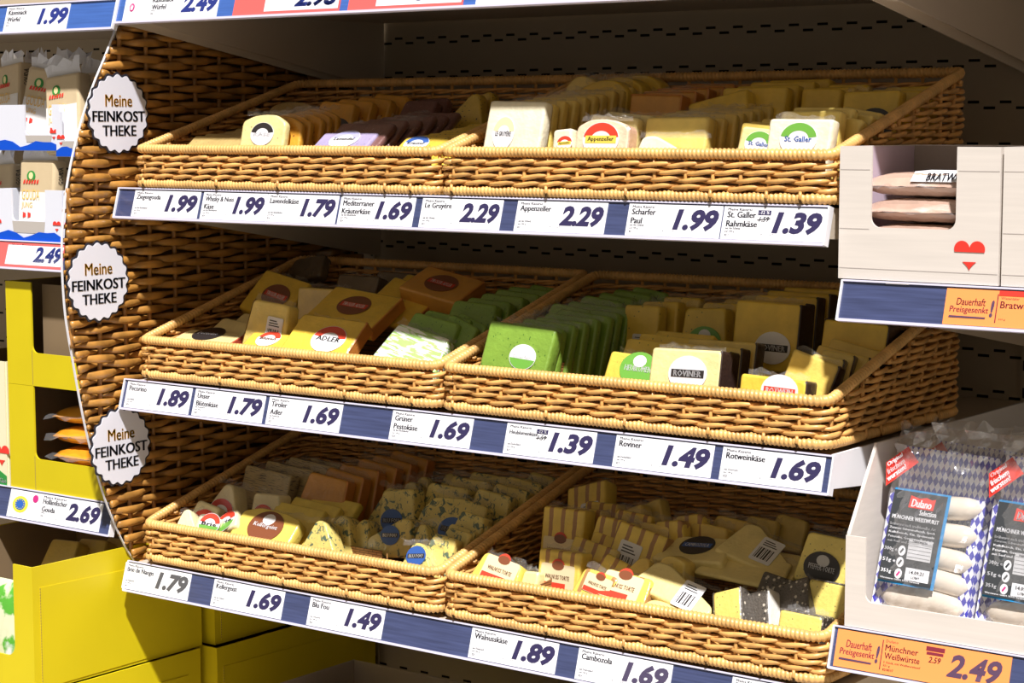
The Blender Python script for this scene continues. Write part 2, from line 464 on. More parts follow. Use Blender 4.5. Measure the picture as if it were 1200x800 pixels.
def make_basket(name):
    root = empty(name)
    base = ring(0)
    b = MB(); P_ = [(x, y, top_h(y)) for x, y, nx, ny in base]; coil(b, P_+[P_[0]], .0075, .0062); b.build('woven_rim', M_rim, root)
    b = MB(); P_ = [(x+nx*.001, y+ny*.001, .0072) for x, y, nx, ny in base]; coil(b, P_+[P_[0]], .0072, .0062); b.build('woven_base_border', M_rim, root)
    # stakes
    n = 46; b = MB(); N = len(base)
    per = [0]
    for a, c in zip(base, base[1:]+base[:1]): per.append(per[-1]+hypot(c[0]-a[0], c[1]-a[1]))
    L = per[-1]; SP = L/n; SL = []
    for i in range(n):
        t = L*i/n; j = max(k for k in range(N) if per[k] <= t)
        x, y, nx, ny = base[j]; h = top_h(y)
        b.tube([(x, y, .006), (x+nx*.0005, y+ny*.0005, h/2), (x, y, h-.004)], [.0028]*3, 6)
        bb = (x+nx*.0062, y+ny*.0062)
        if rnd.random() < .5: b.tube([(bb[0], bb[1], .002), (x+nx*.0075, y+ny*.0075, .008), (x+nx*.006, y+ny*.006, .016)], [.0024, .0027, .0022], 6)
    b.build('cane_stakes', M_cane, root)['kind'] = 'stuff'
    # rows of paired cane strands
    pitch = .0094; k = 0; z = .0185
    while z < HB-.010:
        b = MB()
        for strand in (0, 1):
            run = []; runs = []
            for i, (x, y, nx, ny) in enumerate(base+base[:1]):
                s = per[i]
                u = s/(SP*2)+k*.36+strand*.5
                c = cos(2*pi*u)
                off = .0050*math.copysign(abs(c)**.6, c)
                zz = z+.0019*sin(2*pi*u)+.0006*sin(s*40+k)
                if zz < top_h(y)-.0085: run.append(((x+nx*off, y+ny*off, zz), .0024+.0011*max(0, c)))
                else:
                    if len(run) > 3: runs.append(run)
                    run = []
            if len(run) > 3: runs.append(run)
            if len(runs) == 2: runs = [runs[1]+runs[0][1:]] if runs[0][0][0] == runs[1][-1][0] else runs
            for r in runs: b.tube([p for p, _ in r], [q for _, q in r], 6)
        if b.v: b.build('cane_row', M_cane, root)
        z += pitch; k += 1
    b = MB(); b.box((.010, .0085, .009), (BW-.010, .0095, HF-.005)); b.build('weave_gap_shade', M_insert, root)  # added dark card that paints shade into the gaps of the front weave
    # floor and the sloping insert the cheese lies on
    b = MB(); b.box((.004, .004, .004), (BW-.004, BD-.004, .0075)); b.build('basket_floor', M_cane, root)
    b = MB(); b.add([(.012, .012, .009), (BW-.012, .012, .009), (BW-.012, BD-.012, .055), (.012, BD-.012, .055),
                     (.012, .012, .012), (BW-.012, .012, .012), (BW-.012, BD-.012, .058), (.012, BD-.012, .058)],
                    [(3,2,1,0),(4,5,6,7),(0,1,5,4),(1,2,6,5),(2,3,7,6),(3,0,4,7)]); b.build('insert_board', M_insert, root)
    return root
def print_wicker(name):
    m = mat(name, (.30, .15, .05), .45, coat=.3); nt = m.node_tree; b = nt.nodes['Principled BSDF']
    tc = nt.nodes.new('ShaderNodeTexCoord'); mp = nt.nodes.new('ShaderNodeMapping'); mp.inputs['Rotation'].default_value = (pi/2, 0, 0)
    nt.links.new(tc.outputs['Object'], mp.inputs[0])
    t = nt.nodes.new('ShaderNodeTexBrick'); t.inputs['Scale'].default_value = 60; t.inputs['Brick Width'].default_value = 1.0; t.inputs['Row Height'].default_value = .22
    t.inputs['Mortar Size'].default_value = .03; t.inputs['Color1'].default_value = (.42, .21, .07, 1); t.inputs['Color2'].default_value = (.30, .13, .04, 1)
    t.inputs['Mortar'].default_value = (.07, .025, .01, 1)
    nt.links.new(mp.outputs[0], t.inputs['Vector']); nt.links.new(t.outputs['Color'], b.inputs['Base Color']); return m
M_insert = print_wicker('printed_wicker_card')
def copy_tree(o, parent=None):
    c = o.copy(); COL.objects.link(c); c.parent = parent
    for ch in o.children: copy_tree(ch, c)
    return c
BX = (.0475, .6605); BZ = {'A': -.0795, 'B': -.3775, 'C': -.6705}
BNAME = {('A', 0): 'top left basket', ('A', 1): 'top right basket', ('B', 0): 'middle left basket', ('B', 1): 'middle right basket', ('C', 0): 'bottom left basket', ('C', 1): 'bottom right basket'}
BLAB = {('A', 0): 'tan wicker basket on the top shelf beside the wicker panel',
        ('A', 1): 'tan wicker basket on the top shelf behind the pale cartons',
        ('B', 0): 'tan wicker basket on the middle shelf, left one of the pair',
        ('B', 1): 'tan wicker basket on the middle shelf, right one, outer side exposed',
        ('C', 0): 'tan wicker basket on the bottom shelf, left one, holding blue cheese wedges',
        ('C', 1): 'tan wicker basket on the bottom shelf, right one, holding walnut and pepper cheese'}
proto = make_basket('wicker_basket')
first = True
BY = .015
for (tr, k), nm in BNAME.items():
    o = proto if first else copy_tree(proto); first = False
    o.location = (BX[k]-.0125, BY, BZ[tr])
    tag(o, BLAB[(tr, k)], 'basket', 'wicker baskets on the three shelves')

def floor_z(tr, Y):
    return BZ[tr]+.013+.046*min(1, max(0, (Y-.012)/.35))

# ------------------------------------------------------------------ price cards
def digits(price, x0, x1, z0, h, m, parent):
    text('price_figures', price, x0, z0, x1-x0, h, m, parent, -.0013, .048, 3, .2)
def card(zb, h_r, px0, px1, price, title, sub, label, style='white', fr=(.50, .95), strike=None, th=None, ink=None, icon=False, xoff=0):
    zm = zb+h_r*.48; x0 = xat(px0, .0055, zm); x1 = xat(px1, .0055, zm); W = x1-x0; H = h_r*.885
    root = empty('price_card', (x0, 0, zb), (TILT, 0, 0), label, 'price card', None)
    face = {'white': M_card, 'orange': M_orange, 'red': M_redcard}[style]
    z0 = h_r*.055
    b = MB(); b.box((0, -.0010, z0), (W, -.0002, z0+H)); b.build('card', face, root)
    if style == 'red':
        decal('card_window', rect(W*xoff, z0+H*.1, W*.985, z0+H*.9), M_card, root, -.0010, .0003)
    ink = ink or (M_ink if style == 'white' else M_inkb)
    if style == 'orange': ink = M_violet
    if price: digits(price, W*fr[0], W*(fr[1]+.02), z0+H*.20, H*.67, ink, root)
    tcol = M_maroon if style == 'orange' else M_black
    tx = W*(.04+xoff)
    if title:
        L = title.split('\n'); hh = th or H*.185
        zz = z0+H*.66
        for l in L:
            me, sx, sy = text_mesh(l, .028, 2)
            desc = any(ch in 'gjpqy' for ch in l); asc = hh*(1.25 if desc else 1)
            wl = min(asc*sx/sy*.98, W*(fr[0]-xoff-.05) if price else W*.9)
            text('product_name', l, tx, zz-(hh*.25 if desc else 0), wl, asc, tcol, root, -.0012, .028, 2); zz -= hh*1.5
        text('small_print', 'Meine Käserei' if style != 'orange' else 'Dulano', tx, z0+H*.87, W*.24 if style != 'orange' else W*.12, H*.08, tcol, root, -.0012, .02, 1)
    for i, l in enumerate(sub.split('\n')) if sub else ():
        text('small_print', l, tx, z0+H*(.30-.105*i), min(W*.34, H*.055*len(l)*.62), H*.072, tcol, root, -.0012, .02, 1)
    if price and style != 'orange':
        text('small_print', 'P', W*(fr[0]-.10), z0+H*.14, H*.04, H*.055, tcol, root, -.0012, 0, 1)
        text('small_print', '10 T', W*(fr[0]-.02), z0+H*.14, H*.14, H*.055, tcol, root, -.0012, 0, 1)
    if strike:
        pc, old = strike; xs = W*(fr[0]-.155); 
        decal('discount_bar', rect(xs, z0+H*.76, xs+W*.125, z0+H*.90), M_ink if style == 'white' else M_maroon, root, -.0011)
        text('discount_text', pc, xs+W*.012, z0+H*.78, W*.10, H*.10, face, root, -.0018, .02, 1)
        text('old_price', old, xs+W*.015, z0+H*.56, W*.10, H*.15, tcol, root, -.0013, .02, 2, .2)
        decal('strike_line', [(xs, z0+H*.60), (xs+W*.125, z0+H*.655), (xs+W*.125, z0+H*.67), (xs, z0+H*.615)], tcol, root, -.0014)
    if icon:
        xi = W*.055; zi = z0+H*.5
        decal('round_mark', ell(xi+.006, zi, .0055, .0065, 18), M_pink, root, -.0011)
        decal('round_mark', [(xi+.004, zi-.004), (xi+.008, zi-.004), (xi+.009, zi+.001), (xi+.0075, zi+.004), (xi+.0065, zi+.001), (xi+.005, zi+.0045), (xi+.004, zi+.001), (xi+.003, zi)], M_card, root, -.0016)
    return root, W, z0, H
DE = 'aus Deutschland\nper 100 g\n8219'; NL = 'aus den Niederlanden\nper 100 g\n8214'; CH = 'aus der Schweiz\nper 100 g\n8211'; AT = 'aus Österreich\nper 100 g\n8225'; FR = 'aus Frankreich\nper 100 g\n8240'
def cd(z, *a, **k): return card(z, k.pop('h', RAIL_H), *a, **k)
cd(ZA, 156, 233, '1.99', 'Ziegengouda', NL, 'white price card reading Ziegengouda 1.99 on the top basket rail')
cd(ZA, 236.5, 311.5, '1.99', 'Whisky & Nuss\nKäse', NL, 'white price card reading Whisky & Nuss Käse 1.99')
cd(ZA, 312, 395, '1.79', 'Lavendelkäse', NL, 'white price card reading Lavendelkäse 1.79')
cd(ZA, 397.5, 485, '1.69', 'Mediterraner\nKräuterkäse', NL, 'white price card reading Mediterraner Kräuterkäse 1.69')
cd(ZA, 493, 587.5, '2.29', 'Le Gruyère', CH, 'white price card reading Le Gruyère 2.29')
cd(ZA, 604.5, 710, '2.29', 'Appenzeller', CH, 'white price card reading Appenzeller 2.29')
cd(ZA, 735, 845, '1.99', 'Scharfer\nPaul', CH, 'white price card reading Scharfer Paul 1.99')
cd(ZA, 846.5, 966.5, '1.39', 'St. Galler\nRahmkäse', CH, 'white price card reading St. Galler Rahmkäse 1.39 at the right end', strike=('-12 %', '1.59'))
cd(ZB, 147.5, 223, '1.89', 'Pecorino', 'aus Italien\nper 100 g\n8216', 'white price card reading Pecorino 1.89 on the middle rail')
cd(ZB, 227, 309, '1.79', 'Unser\nBlütenkäse', AT, 'white price card reading Unser Blütenkäse 1.79')
cd(ZB, 313.5, 399.5, '1.69', 'Tiroler\nAdler', AT, 'white price card reading Tiroler Adler 1.69')
cd(ZB, 458, 552.5, '1.69', 'Grüner\nPestokäse', NL, 'white price card reading Grüner Pestokäse 1.69')
cd(ZB, 592, 697, '1.39', 'Heublumenkäse', DE, 'white price card reading Heublumenkäse 1.39', strike=('-12 %', '1.59'), th=.0052)
cd(ZB, 720, 835, '1.49', 'Roviner', DE, 'white price card reading Roviner 1.49')
cd(ZB, 845, 965, '1.69', 'Rotweinkäse', AT, 'white price card reading Rotweinkäse 1.69')
cd(ZC, 145, 222, '1.79', 'Brie de Nangis', FR, 'white price card reading Brie de Nangis 1.79 on the bottom rail', ink=mat('faded_ink', (.09, .09, .10), .5))
cd(ZC, 249, 331.5, '1.69', 'Kellergeist', CH, 'white price card reading Kellergeist 1.69')
cd(ZC, 361.5, 449, '1.49', 'Blu Fou', AT, 'white price card reading Blu Fou 1.49')
cd(ZC, 551, 652.5, '1.89', 'Walnusskäse', 'aus Frankreich\nper 100 g\n8250', 'white price card reading Walnusskäse 1.89')
cd(ZC, 676, 786, '1.69', 'Cambozola', DE, 'white price card reading Cambozola 1.69', ink=mat('faded_violet_ink', (.07, .055, .11), .5))
cd(ZC, 856, 975, '1.89', 'Pfeffertorte', DE, 'white price card at the far right end of the bottom rail, mostly hidden')
cd(ZD, 146, 256, '2.49', 'Käsesnack\nWürfel', '150 g\n8123', 'white price card reading Käsesnack Würfel 2.49 at the top', fr=(.62, .97), xoff=.26, ink=M_inkb, icon=True)
cd(ZD, 275, 400, '2.98', 'Bergkäse', '300 g', 'red framed price card reading 2.98 at the top edge', 'red', fr=(.58, .95), xoff=.30)
cd(ZD, 410, 545, '3.49', 'Grillkäse', '300 g', 'red framed price card second from left at the top edge', 'red', fr=(.58, .95), xoff=.25)
cd(ZD, 560, 690, '1.99', 'Hirtenkäse', '200 g', 'white price card with green stripe at the top edge', fr=(.58, .95), ink=M_inkb)
cd(.1665, 6, 80, '1.99', 'Käsesnack\nWürfel', '150 g\n8122', 'white price card reading Käsesnack Würfel 1.99 at upper left', fr=(.53, .97), ink=M_inkb)
cd(-.2165, -28, 74.5, '2.49', 'Gouda\njung', '400 g\n8156', 'red framed price card reading Gouda jung 2.49', 'red', fr=(.67, .965), xoff=.36, h=.046)
_, W_, z0_, H_ = cd(-.637, 10, 118, '2.69', 'Holländischer\nGouda', '400 g\n8156', 'white price card reading Holländischer Gouda 2.69 with round seal', fr=(.64, .965), xoff=.33, h=.052)
decal('round_seal', ell(W_*.13, z0_+H_*.5, W_*.085, H_*.30, 28), mat('seal_yellow', (.75, .68, .06), .4), _, -.0011)
decal('round_seal', ell(W_*.13, z0_+H_*.5, W_*.055, H_*.20, 28), mat('seal_blue', (.03, .12, .45), .4), _, -.0016)
for i in range(12):
    a = 2*pi*i/12; decal('seal_star', ell(W_*(.13+.045*cos(a)), z0_+H_*(.5+.16*sin(a)), .0008, .0009, 6), MATS['seal_yellow'], _, -.0021)
decal('round_mark', ell(W_*.285, z0_+H_*.78, W_*.03, H_*.14, 18), M_pink, _, -.0011)
# orange reduced-price cards in the right bay
def orange(zb, h_r, px0, px1, banner_frac, label, extra):
    root, W, z0, H = card(zb, h_r, px0, px1, None, None, None, label, 'orange')
    bw = W*banner_frac
    text('banner_text', 'Dauerhaft', bw*.22, z0+H*.55, bw*.56, H*.20, M_maroon, root, -.0012, .015, 2, .1)
    text('banner_text', 'Preisgesenkt', bw*.10, z0+H*.30, bw*.75, H*.22, M_maroon, root, -.0012, .015, 2, .1)
    text('banner_text', '!', bw*.87, z0+H*.25, bw*.08, H*.48, M_violet, root, -.0012, .04, 2, .12)
    decal('banner_underline', [(bw*.10, z0+H*.20), (bw*.80, z0+H*.20), (bw*.81, z0+H*.245), (bw*.11, z0+H*.255)], M_violet, root, -.0011)
    decal('banner_divider', rect(bw*.99, z0+H*.12, bw*1.0+.0005, z0+H*.9), M_maroon, root, -.0011)
    extra(root, W, z0, H, bw)
def ex1(r, W, z0, H, bw):
    decal('red_header', rect(bw+.001, z0+H*.86, W, z0+H), M_red, r, -.0011)
    text('small_print', 'Wiesentaler', bw*1.06, z0+H*.76, .022, H*.07, M_maroon, r, -.0012, 0, 1)
    text('product_name', 'Bratwürste', bw*1.06, z0+H*.52, .052, H*.19, M_maroon, r, -.0012, .012)
    text('small_print', '300 g', bw*1.06, z0+H*.18, .008, H*.06, M_maroon, r, -.0012, 0, 1)
    text('price_figures', '2.99', W*.68, z0+H*.25, W*.26, H*.6, M_violet, r, -.0013, .035, 3, .22)
def ex2(r, W, z0, H, bw):
    x = bw*1.06
    text('small_print', 'Dulano', x, z0+H*.85, .016, H*.075, M_maroon, r, -.0012, 0, 1)
    text('product_name', 'Münchner', x, z0+H*.63, .043, H*.165, M_maroon, r, -.0012, .012)
    text('product_name', 'Weißwürste', x, z0+H*.42, .046, H*.165, M_maroon, r, -.0012, .012)
    text('small_print', '5 Stück, mit Weißwurstsenf', x, z0+H*.29, .048, H*.065, M_maroon, r, -.0012, .01, 1)
    text('small_print', '351 g', x, z0+H*.20, .009, H*.065, M_maroon, r, -.0012, .01, 1)
    text('small_print', '8208507', x, z0+H*.10, .014, H*.065, M_maroon, r, -.0012, .01, 1)
    text('price_figures', '2.49', W*.655, z0+H*.22, W*.30, H*.62, M_violet, r, -.0013, .035, 3, .22)
    decal('old_price_bar', rect(W*.525, z0+H*.82, W*.63, z0+H*.93), M_maroon, r, -.0011)
    decal('old_price_bar', rect(W*.53, z0+H*.72, W*.625, z0+H*.79), M_maroon, r, -.0011)
    text('old_price', '2.59', W*.545, z0+H*.52, W*.07, H*.15, M_maroon, r, -.0013, .02, 2, .2)
orange(-.2145, .048, 1107, 1330, .285, 'orange reduced-price card under the wood-patterned cartons', ex1)
orange(-.640, .051, 979, 1183, .275, 'orange reduced-price card reading Münchner Weißwürste 2.49', ex2)


# ------------------------------------------------------------------ cheese
def cheese(name, col, **k): 
    k.setdefault('rough', .38); k.setdefault('coat', .6); k.setdefault('var', .12); k.setdefault('vscale', 25); k.setdefault('bump', .55); k.setdefault('bscale', 130)
    return mat(name, col, **k)
C = {}
C['tan'] = speck(cheese('cheese_tan', (.56, .40, .15)), (.40, .28, .12), 90, .16)
C['cream'] = speck(cheese('cheese_lit_cream', (.84, .70, .30)), (.45, .36, .2), 70, .12)  # front slice of the orange nut cheese, strong light painted into its colour
C['orange'] = speck(cheese('cheese_orange', (.80, .40, .045)), (.35, .14, .03), 70, .14)
C['lav'] = speck(cheese('cheese_lavender', (.20, .095, .085), var=.2), (.45, .30, .26), 180, .17)
C['lavlight'] = speck(cheese('cheese_lavender_pale', (.42, .36, .56), var=.1), (.2, .12, .25), 150, .15)
C['herb'] = speck(cheese('cheese_herb', (.72, .50, .06)), (.08, .06, .03), 110, .20, stretch=(1, 1, 2.2))
C['gruy'] = cheese('cheese_gruyere', (.80, .58, .13))
C['yel'] = cheese('cheese_yellow', (.84, .58, .065))
C['yel2'] = cheese('cheese_pale_yellow', (.84, .64, .17))
C['pale'] = cheese('cheese_pale', (.86, .72, .33))
C['white'] = cheese('cheese_lit_white', (.90, .82, .60))  # yellow cheese whitened so the colour carries the glare of the light
C['amber'] = cheese('cheese_amber', (.72, .36, .06))
C['pink'] = cheese('cheese_rosy', (.86, .66, .46))
C['green'] = speck(cheese('cheese_green', (.21, .36, .045)), (.04, .13, .015), 190, .17, stretch=(1, 1, .55))
C['greenwhite'] = speck(cheese('cheese_green_glints', (.42, .66, .20), coat=1, rough=.2), (.90, .95, .88), 70, .47, 'noise', (.5, 1, 3), .6)  # near-white streaks paint the bright glints of the wrapping
C['blue'] = speck(speck(cheese('cheese_blue', (.72, .58, .17)), (.10, .15, .10), 80, .55, 'noise', warp=1.2), (.12, .17, .14), 150, .17)
C['walnut'] = stripes(cheese('cheese_walnut', (.84, .62, .11)), (.42, .22, .08), .021, .32)
C['camb'] = cheese('cheese_camb', (.82, .68, .28), bump=.6)
C['paper'] = speck(cheese('cheese_paper', (.58, .47, .24), bump=.7), (.16, .14, .12), 120, .55, 'noise', (.4, 1, 6))
C['brie'] = cheese('cheese_brie', (.84, .74, .44), bump=.6)
C['kell'] = cheese('cheese_keller', (.84, .66, .12))
C['korg'] = cheese('cheese_dark_orange', (.64, .30, .04))
C['pepperside'] = speck(speck(cheese('cheese_pepper_coat', (.10, .085, .07), rough=.5, bump=.9, bscale=300), (.62, .56, .46), 130, .30), (.02, .02, .02), 150, .2)
C['pepcut'] = speck(cheese('cheese_pepper_cut', (.80, .64, .16)), (.08, .07, .05), 150, .13)
C['flower'] = speck(cheese('cheese_hay', (.78, .56, .08)), (.2, .2, .05), 90, .12)
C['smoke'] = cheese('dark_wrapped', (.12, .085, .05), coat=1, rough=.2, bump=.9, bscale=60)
RIND = {'brown': cheese('rind_brown', (.20, .10, .035)), 'dark': cheese('rind_dark', (.045, .025, .02)), 'orange': cheese('rind_orange', (.66, .25, .05)),
        'red': cheese('rind_red', (.50, .08, .04)), 'tan': cheese('rind_tan', (.55, .36, .14)), 'pepper': C['pepperside'], 'white': cheese('rind_white', (.82, .80, .74)),
        'rosy': cheese('rind_rosy', (.66, .42, .30))}
S_ = {k: mat('sticker_'+k, c, .35, coat=.4) for k, c in dict(black=(.03, .025, .025), white=(.80, .80, .82), green=(.16, .42, .06), red=(.70, .06, .03), brown=(.22, .07, .03),
      blue=(.04, .12, .42), grey=(.55, .54, .52), yellow=(.85, .68, .1), lilac=(.45, .45, .75), cream=(.80, .68, .42)).items()}
# sticker styles: (outline, base, [(fraction band z0,z1, colour)], text, text colour)
ST = {
 'whisky': ('e', 'white', [('arc', 'black')], 'KÄSE', 'white'), 'lav': ('e', 'white', [('arc', 'lilac')], 'Lavendel', 'black'),
 'orangeblack': ('e', 'black', [('mid', 'red')], 'GOUDA', 'white'), 'herbs': ('e', 'white', [('arc', 'blue')], 'Kräuter', 'black'),
 'gruy': ('v', 'white', [('arc', 'cream')], 'LE GRUYÈRE', 'black'), 'round': ('e', 'grey', [], 'GRUYÈRE', 'black'),
 'appen': ('e', 'white', [('arc', 'red'), ('mid', 'yellow')], 'Appenzeller', 'black'), 'paul': ('e', 'black', [('mid', 'red')], 'SCHARFER PAUL', 'white'),
 'gallen': ('e', 'white', [('arc', 'green')], 'St. Galler', 'blue'), 'suisse': ('e', 'black', [('sq', 'red')], 'Swiss', 'white'),
 'pec': ('e', 'black', [], 'Pecorino', 'white'), 'tirol': ('e', 'white', [('arc', 'red')], 'ADLER', 'black'), 'tirold': ('e', 'brown', [('mid', 'red')], 'TIROLER ADLER', 'white'),
 'bar': ('r', 'white', [('bar', 'black')], None, None), 'pesto': ('e', 'white', [('low', 'green')], 'Grüner Pesto', 'white'), 'hay': ('e', 'green', [('arc', 'green'), ('top', 'white')], 'HEUBLUMEN', 'white'),
 'rov': ('e', 'white', [('mid', 'black')], 'ROVINER', 'white'), 'rovd': ('e', 'black', [('top', 'grey')], 'ROVINER', 'white'), 'rot': ('e', 'white', [('mid', 'red')], 'ROTWEIN', 'white'),
 'brie': ('e', 'white', [('arc', 'red'), ('low', 'green')], 'Brie', 'black'), 'kell': ('e', 'brown', [('top', 'white')], 'Kellergeist', 'white'), 'kelld': ('e', 'black', [('mid', 'red')], 'Käse', 'white'),
 'blu': ('e', 'blue', [('mid', 'black')], 'BLU FOU', 'white'), 'wal': ('w', 'cream', [('low', 'red'), ('top', 'brown')], 'WALNUSS TORTE', 'brown'), 'pep': ('e', 'black', [('top', 'grey')], 'PFEFFER-TORTE', 'white'),
 'cam': ('e', 'black', [('mid', 'blue')], 'CAMBOZOLA', 'white'), 'tri': ('t', 'white', [], '!', 'red'), 'blumen': ('e', 'white', [('arc', 'red')], 'Blüten', 'brown')}
SMESH = {}
def sticker(parent, style, x, z, r, rot=0):
    shape, base, bands, tx, tc = ST[style]
    s = link('sticker', None, parent, (x, -.0006, z), (0, rot, 0)) if False else None
    key = (style, round(r, 4))
    if key not in SMESH:
        rx, rz = {'e': (r, r*.8), 'v': (r*.8, r), 'r': (r*.75, r), 'w': (r, r*.62), 't': (r, r)}[shape]
        if shape in 'ev': out = ell(0, 0, rx, rz, 28)
        elif shape == 't': out = [(-rx, -rz*.7), (rx, -rz*.7), (0, rz)]
        else: out = rounded(rect(-rx, -rz, rx, rz), r*.15)
        b = MB(); b.prism(out, -.0009, -.0002, 0); mats = [S_[base]]
        if shape == 't': b.prism([(p[0]*.7, p[1]*.7) for p in out], -.0012, -.0009, 1); mats = [S_['red'], S_['white']]
        if shape == 'w': b.prism(ell(0, rz*.7, rx*.42, rz*.75, 18), -.00085, -.0003, 1)
        for k_, c_ in bands:
            mats.append(S_[c_]); mi = len(mats)-1
            if k_ == 'arc':
                o_ = ell(0, 0, rx*.97, rz*.97, 14, pi*.05, pi*.95); i_ = ell(0, 0, rx*.55, rz*.5, 14, pi*.95, pi*.05)
                b.prism(o_+i_, -.0011, -.0009, mi)
            elif k_ == 'mid': b.prism(rect(-rx*.85, -rz*.22, rx*.85, rz*.22), -.0012, -.0009, mi)
            elif k_ == 'low':
                if shape == 'w': b.prism(rect(-rx*.95, -rz*.95, rx*.5, -rz*.45), -.0012, -.0009, mi)
                else: b.prism(ell(0, 0, rx*.96, rz*.96, 14, pi*1.05, pi*1.95), -.0011, -.0009, mi)
            elif k_ == 'top': b.prism(ell(0, rz*.45 if shape != 'w' else rz*.9, rx*.36, rz*.36, 14), -.00125, -.0009, mi)
            elif k_ == 'sq': b.prism(rect(rx*.3, -rz*.1, rx*.7, rz*.4), -.0012, -.0009, mi)
            elif k_ == 'bar':
                xx = -rx*.75; j = 0
                while xx < rx*.55:
                    w_ = rx*(.04+.06*((j*7) % 3)); b.prism(rect(xx, -rz*.75, xx+w_, rz*.15), -.0011, -.0009, mi); xx += w_+rx*.09; j += 1
                for j in range(3): b.prism(rect(-rx*.7, rz*(.35+.17*j), rx*(.6-.2*j), rz*(.42+.17*j)), -.0011, -.0009, mi)
        SMESH[key] = (b.mesh('sticker', mats), rx, rz)
    me, rx, rz = SMESH[key]
    s = link('sticker', me, parent, (x, -.0004, z), (0, rot, 0))
    if tx: text('sticker_print', tx, -rx*.72, -rz*(.17 if shape != 't' else .5), rx*1.44 if shape != 't' else rx*.3, rz*.34 if shape != 't' else rz*.9, S_[tc], s, -.0014, .02, 1)
    return s

SHAPES = {
 'rect': [(-.5, 0), (.5, 0), (.5, 1), (-.5, 1)],
 'trap': [(-.5, 0), (.5, 0), (.42, 1), (-.38, .97)],
 'arch': [(-.5, 0), (.5, 0), (.49, .86), (.25, .97), (0, 1), (-.25, .97), (-.49, .86)],
 'tri': [(-.5, 0), (.5, 0), (.12, 1), (-.08, 1)],
 'tril': [(-.5, 0), (.5, 0), (.5, .35), (-.22, 1), (-.38, .95)],
 'trir': [(-.5, 0), (.5, 0), (.42, .95), (.25, 1), (-.5, .45)],
 'round': [(-.5, 0), (.5, 0), (.5, .95), (.1, 1), (-.35, .85), (-.5, .5)]}
def block(name, shape, w_, h, t, m, rind=None, parent=None, bev=.0035, seed=0):
    """a cut piece of cheese: front face at y 0 facing -y, standing on z 0"""
    q = random.Random(seed); pl = [(x*w_, z*h) for x, z in SHAPES[shape]]
    pl = [(x+q.uniform(-.0015, .0015), z+(q.uniform(-.0015, .0015) if z > 0 else 0)) for x, z in pl]
    pl = rounded(pl, min(.007, w_*.12) if shape != 'rect' else .0045, 3)
    n = len(pl); cx = sum(p[0] for p in pl)/n; cz = sum(p[1] for p in pl)/n
    sh = lambda d: [(cx+(x-cx)*(1-d/max(.01, w_/2)), cz+(z-cz)*(1-d/max(.01, h/2))) for x, z in pl]
    b = MB()
    lay = [(0, bev), (bev*.3, bev*.3), (bev, 0), (t-bev, 0), (t-bev*.3, bev*.3), (t, bev)]
    V = []
    for y, d in lay: V += [(x, y, z) for x, z in sh(d)]
    fs = []; 
    b.add(V, [tuple(range(n)), tuple(range(6*n-1, 5*n-1, -1))], False)
    F_ = []
    for L in range(5):
        for i in range(n): F_.append((L*n+(i+1) % n, L*n+i, (L+1)*n+i, (L+1)*n+(i+1) % n))
    base = len(b.v)-6*n
    for f in F_:
        b.f.append([base+i for i in f]); b.sm.append(True)
        side = n*2 <= min(f) and max(f) < n*4
        xm = sum(V[i][0] for i in f)/4; zm = sum(V[i][2] for i in f)/4
        b.mi.append(0)
    b.f = [list(reversed(f)) for f in b.f]
    me = b.mesh(name, m)
    o = link(name, me, parent)
    if rind:
        kind, where = rind
        r = MB(); sel = []
        ol = sh(-.0008)
        for i in range(n):
            a = ol[i]; c = ol[(i+1) % n]; xm = (a[0]+c[0])/2/w_; zm = (a[1]+c[1])/2/h
            d = Vector((c[0]-a[0], c[1]-a[1])); nx, nz = d.y, -d.x; L = hypot(nx, nz) or 1; nx /= L; nz /= L
            if ('r' in where and nx > .5) or ('l' in where and nx < -.5) or ('t' in where and nz > .5): sel.append(i)
        yb_ = t-bev*.4
        for i in sel:
            a = ol[i]; c = ol[(i+1) % n]; ai = sh(.0008)[i]; ci = sh(.0008)[(i+1) % n]
            r.add([(a[0], bev*.4, a[1]), (c[0], bev*.4, c[1]), (c[0], yb_, c[1]), (a[0], yb_, a[1]),
                   (ai[0], bev*.1, ai[1]), (ci[0], bev*.1, ci[1]), (ci[0], t, ci[1]), (ai[0], t, ai[1])],
                  [(0, 1, 2, 3), (7, 6, 5, 4), (4, 5, 1, 0), (3, 2, 6, 7), (0, 3, 7, 4), (1, 5, 6, 2)], False)
        if r.v: r.build('rind', RIND[kind], o)
    return o

FLM = {}
def film_fin(parent, w_, h, t, seed):
    """crinkled seam of the clear wrapping standing off the top or the side of a piece"""
    k = seed % 5
    if k not in FLM:
        q = random.Random(k*13+1); b = MB(); n = 10; V = []
        for i in range(n+1):
            x = -.5+i/n
            V += [(x, 0, -.02), (x+q.uniform(-.02, .02), q.uniform(-.15, .15), .5+q.uniform(-.2, .3)), (x+q.uniform(-.03, .03), q.uniform(-.3, .3), 1+q.uniform(-.5, .3))]
        b.add(V, [(i*3+j, i*3+3+j, i*3+4+j, i*3+1+j) for i in range(n) for j in range(2)], False); FLM[k] = b.mesh('film', FILM)
    o = link('film', FLM[k], parent, (0, t*.5, h*.985)); o.scale = (w_*.95, .02, .009); return o

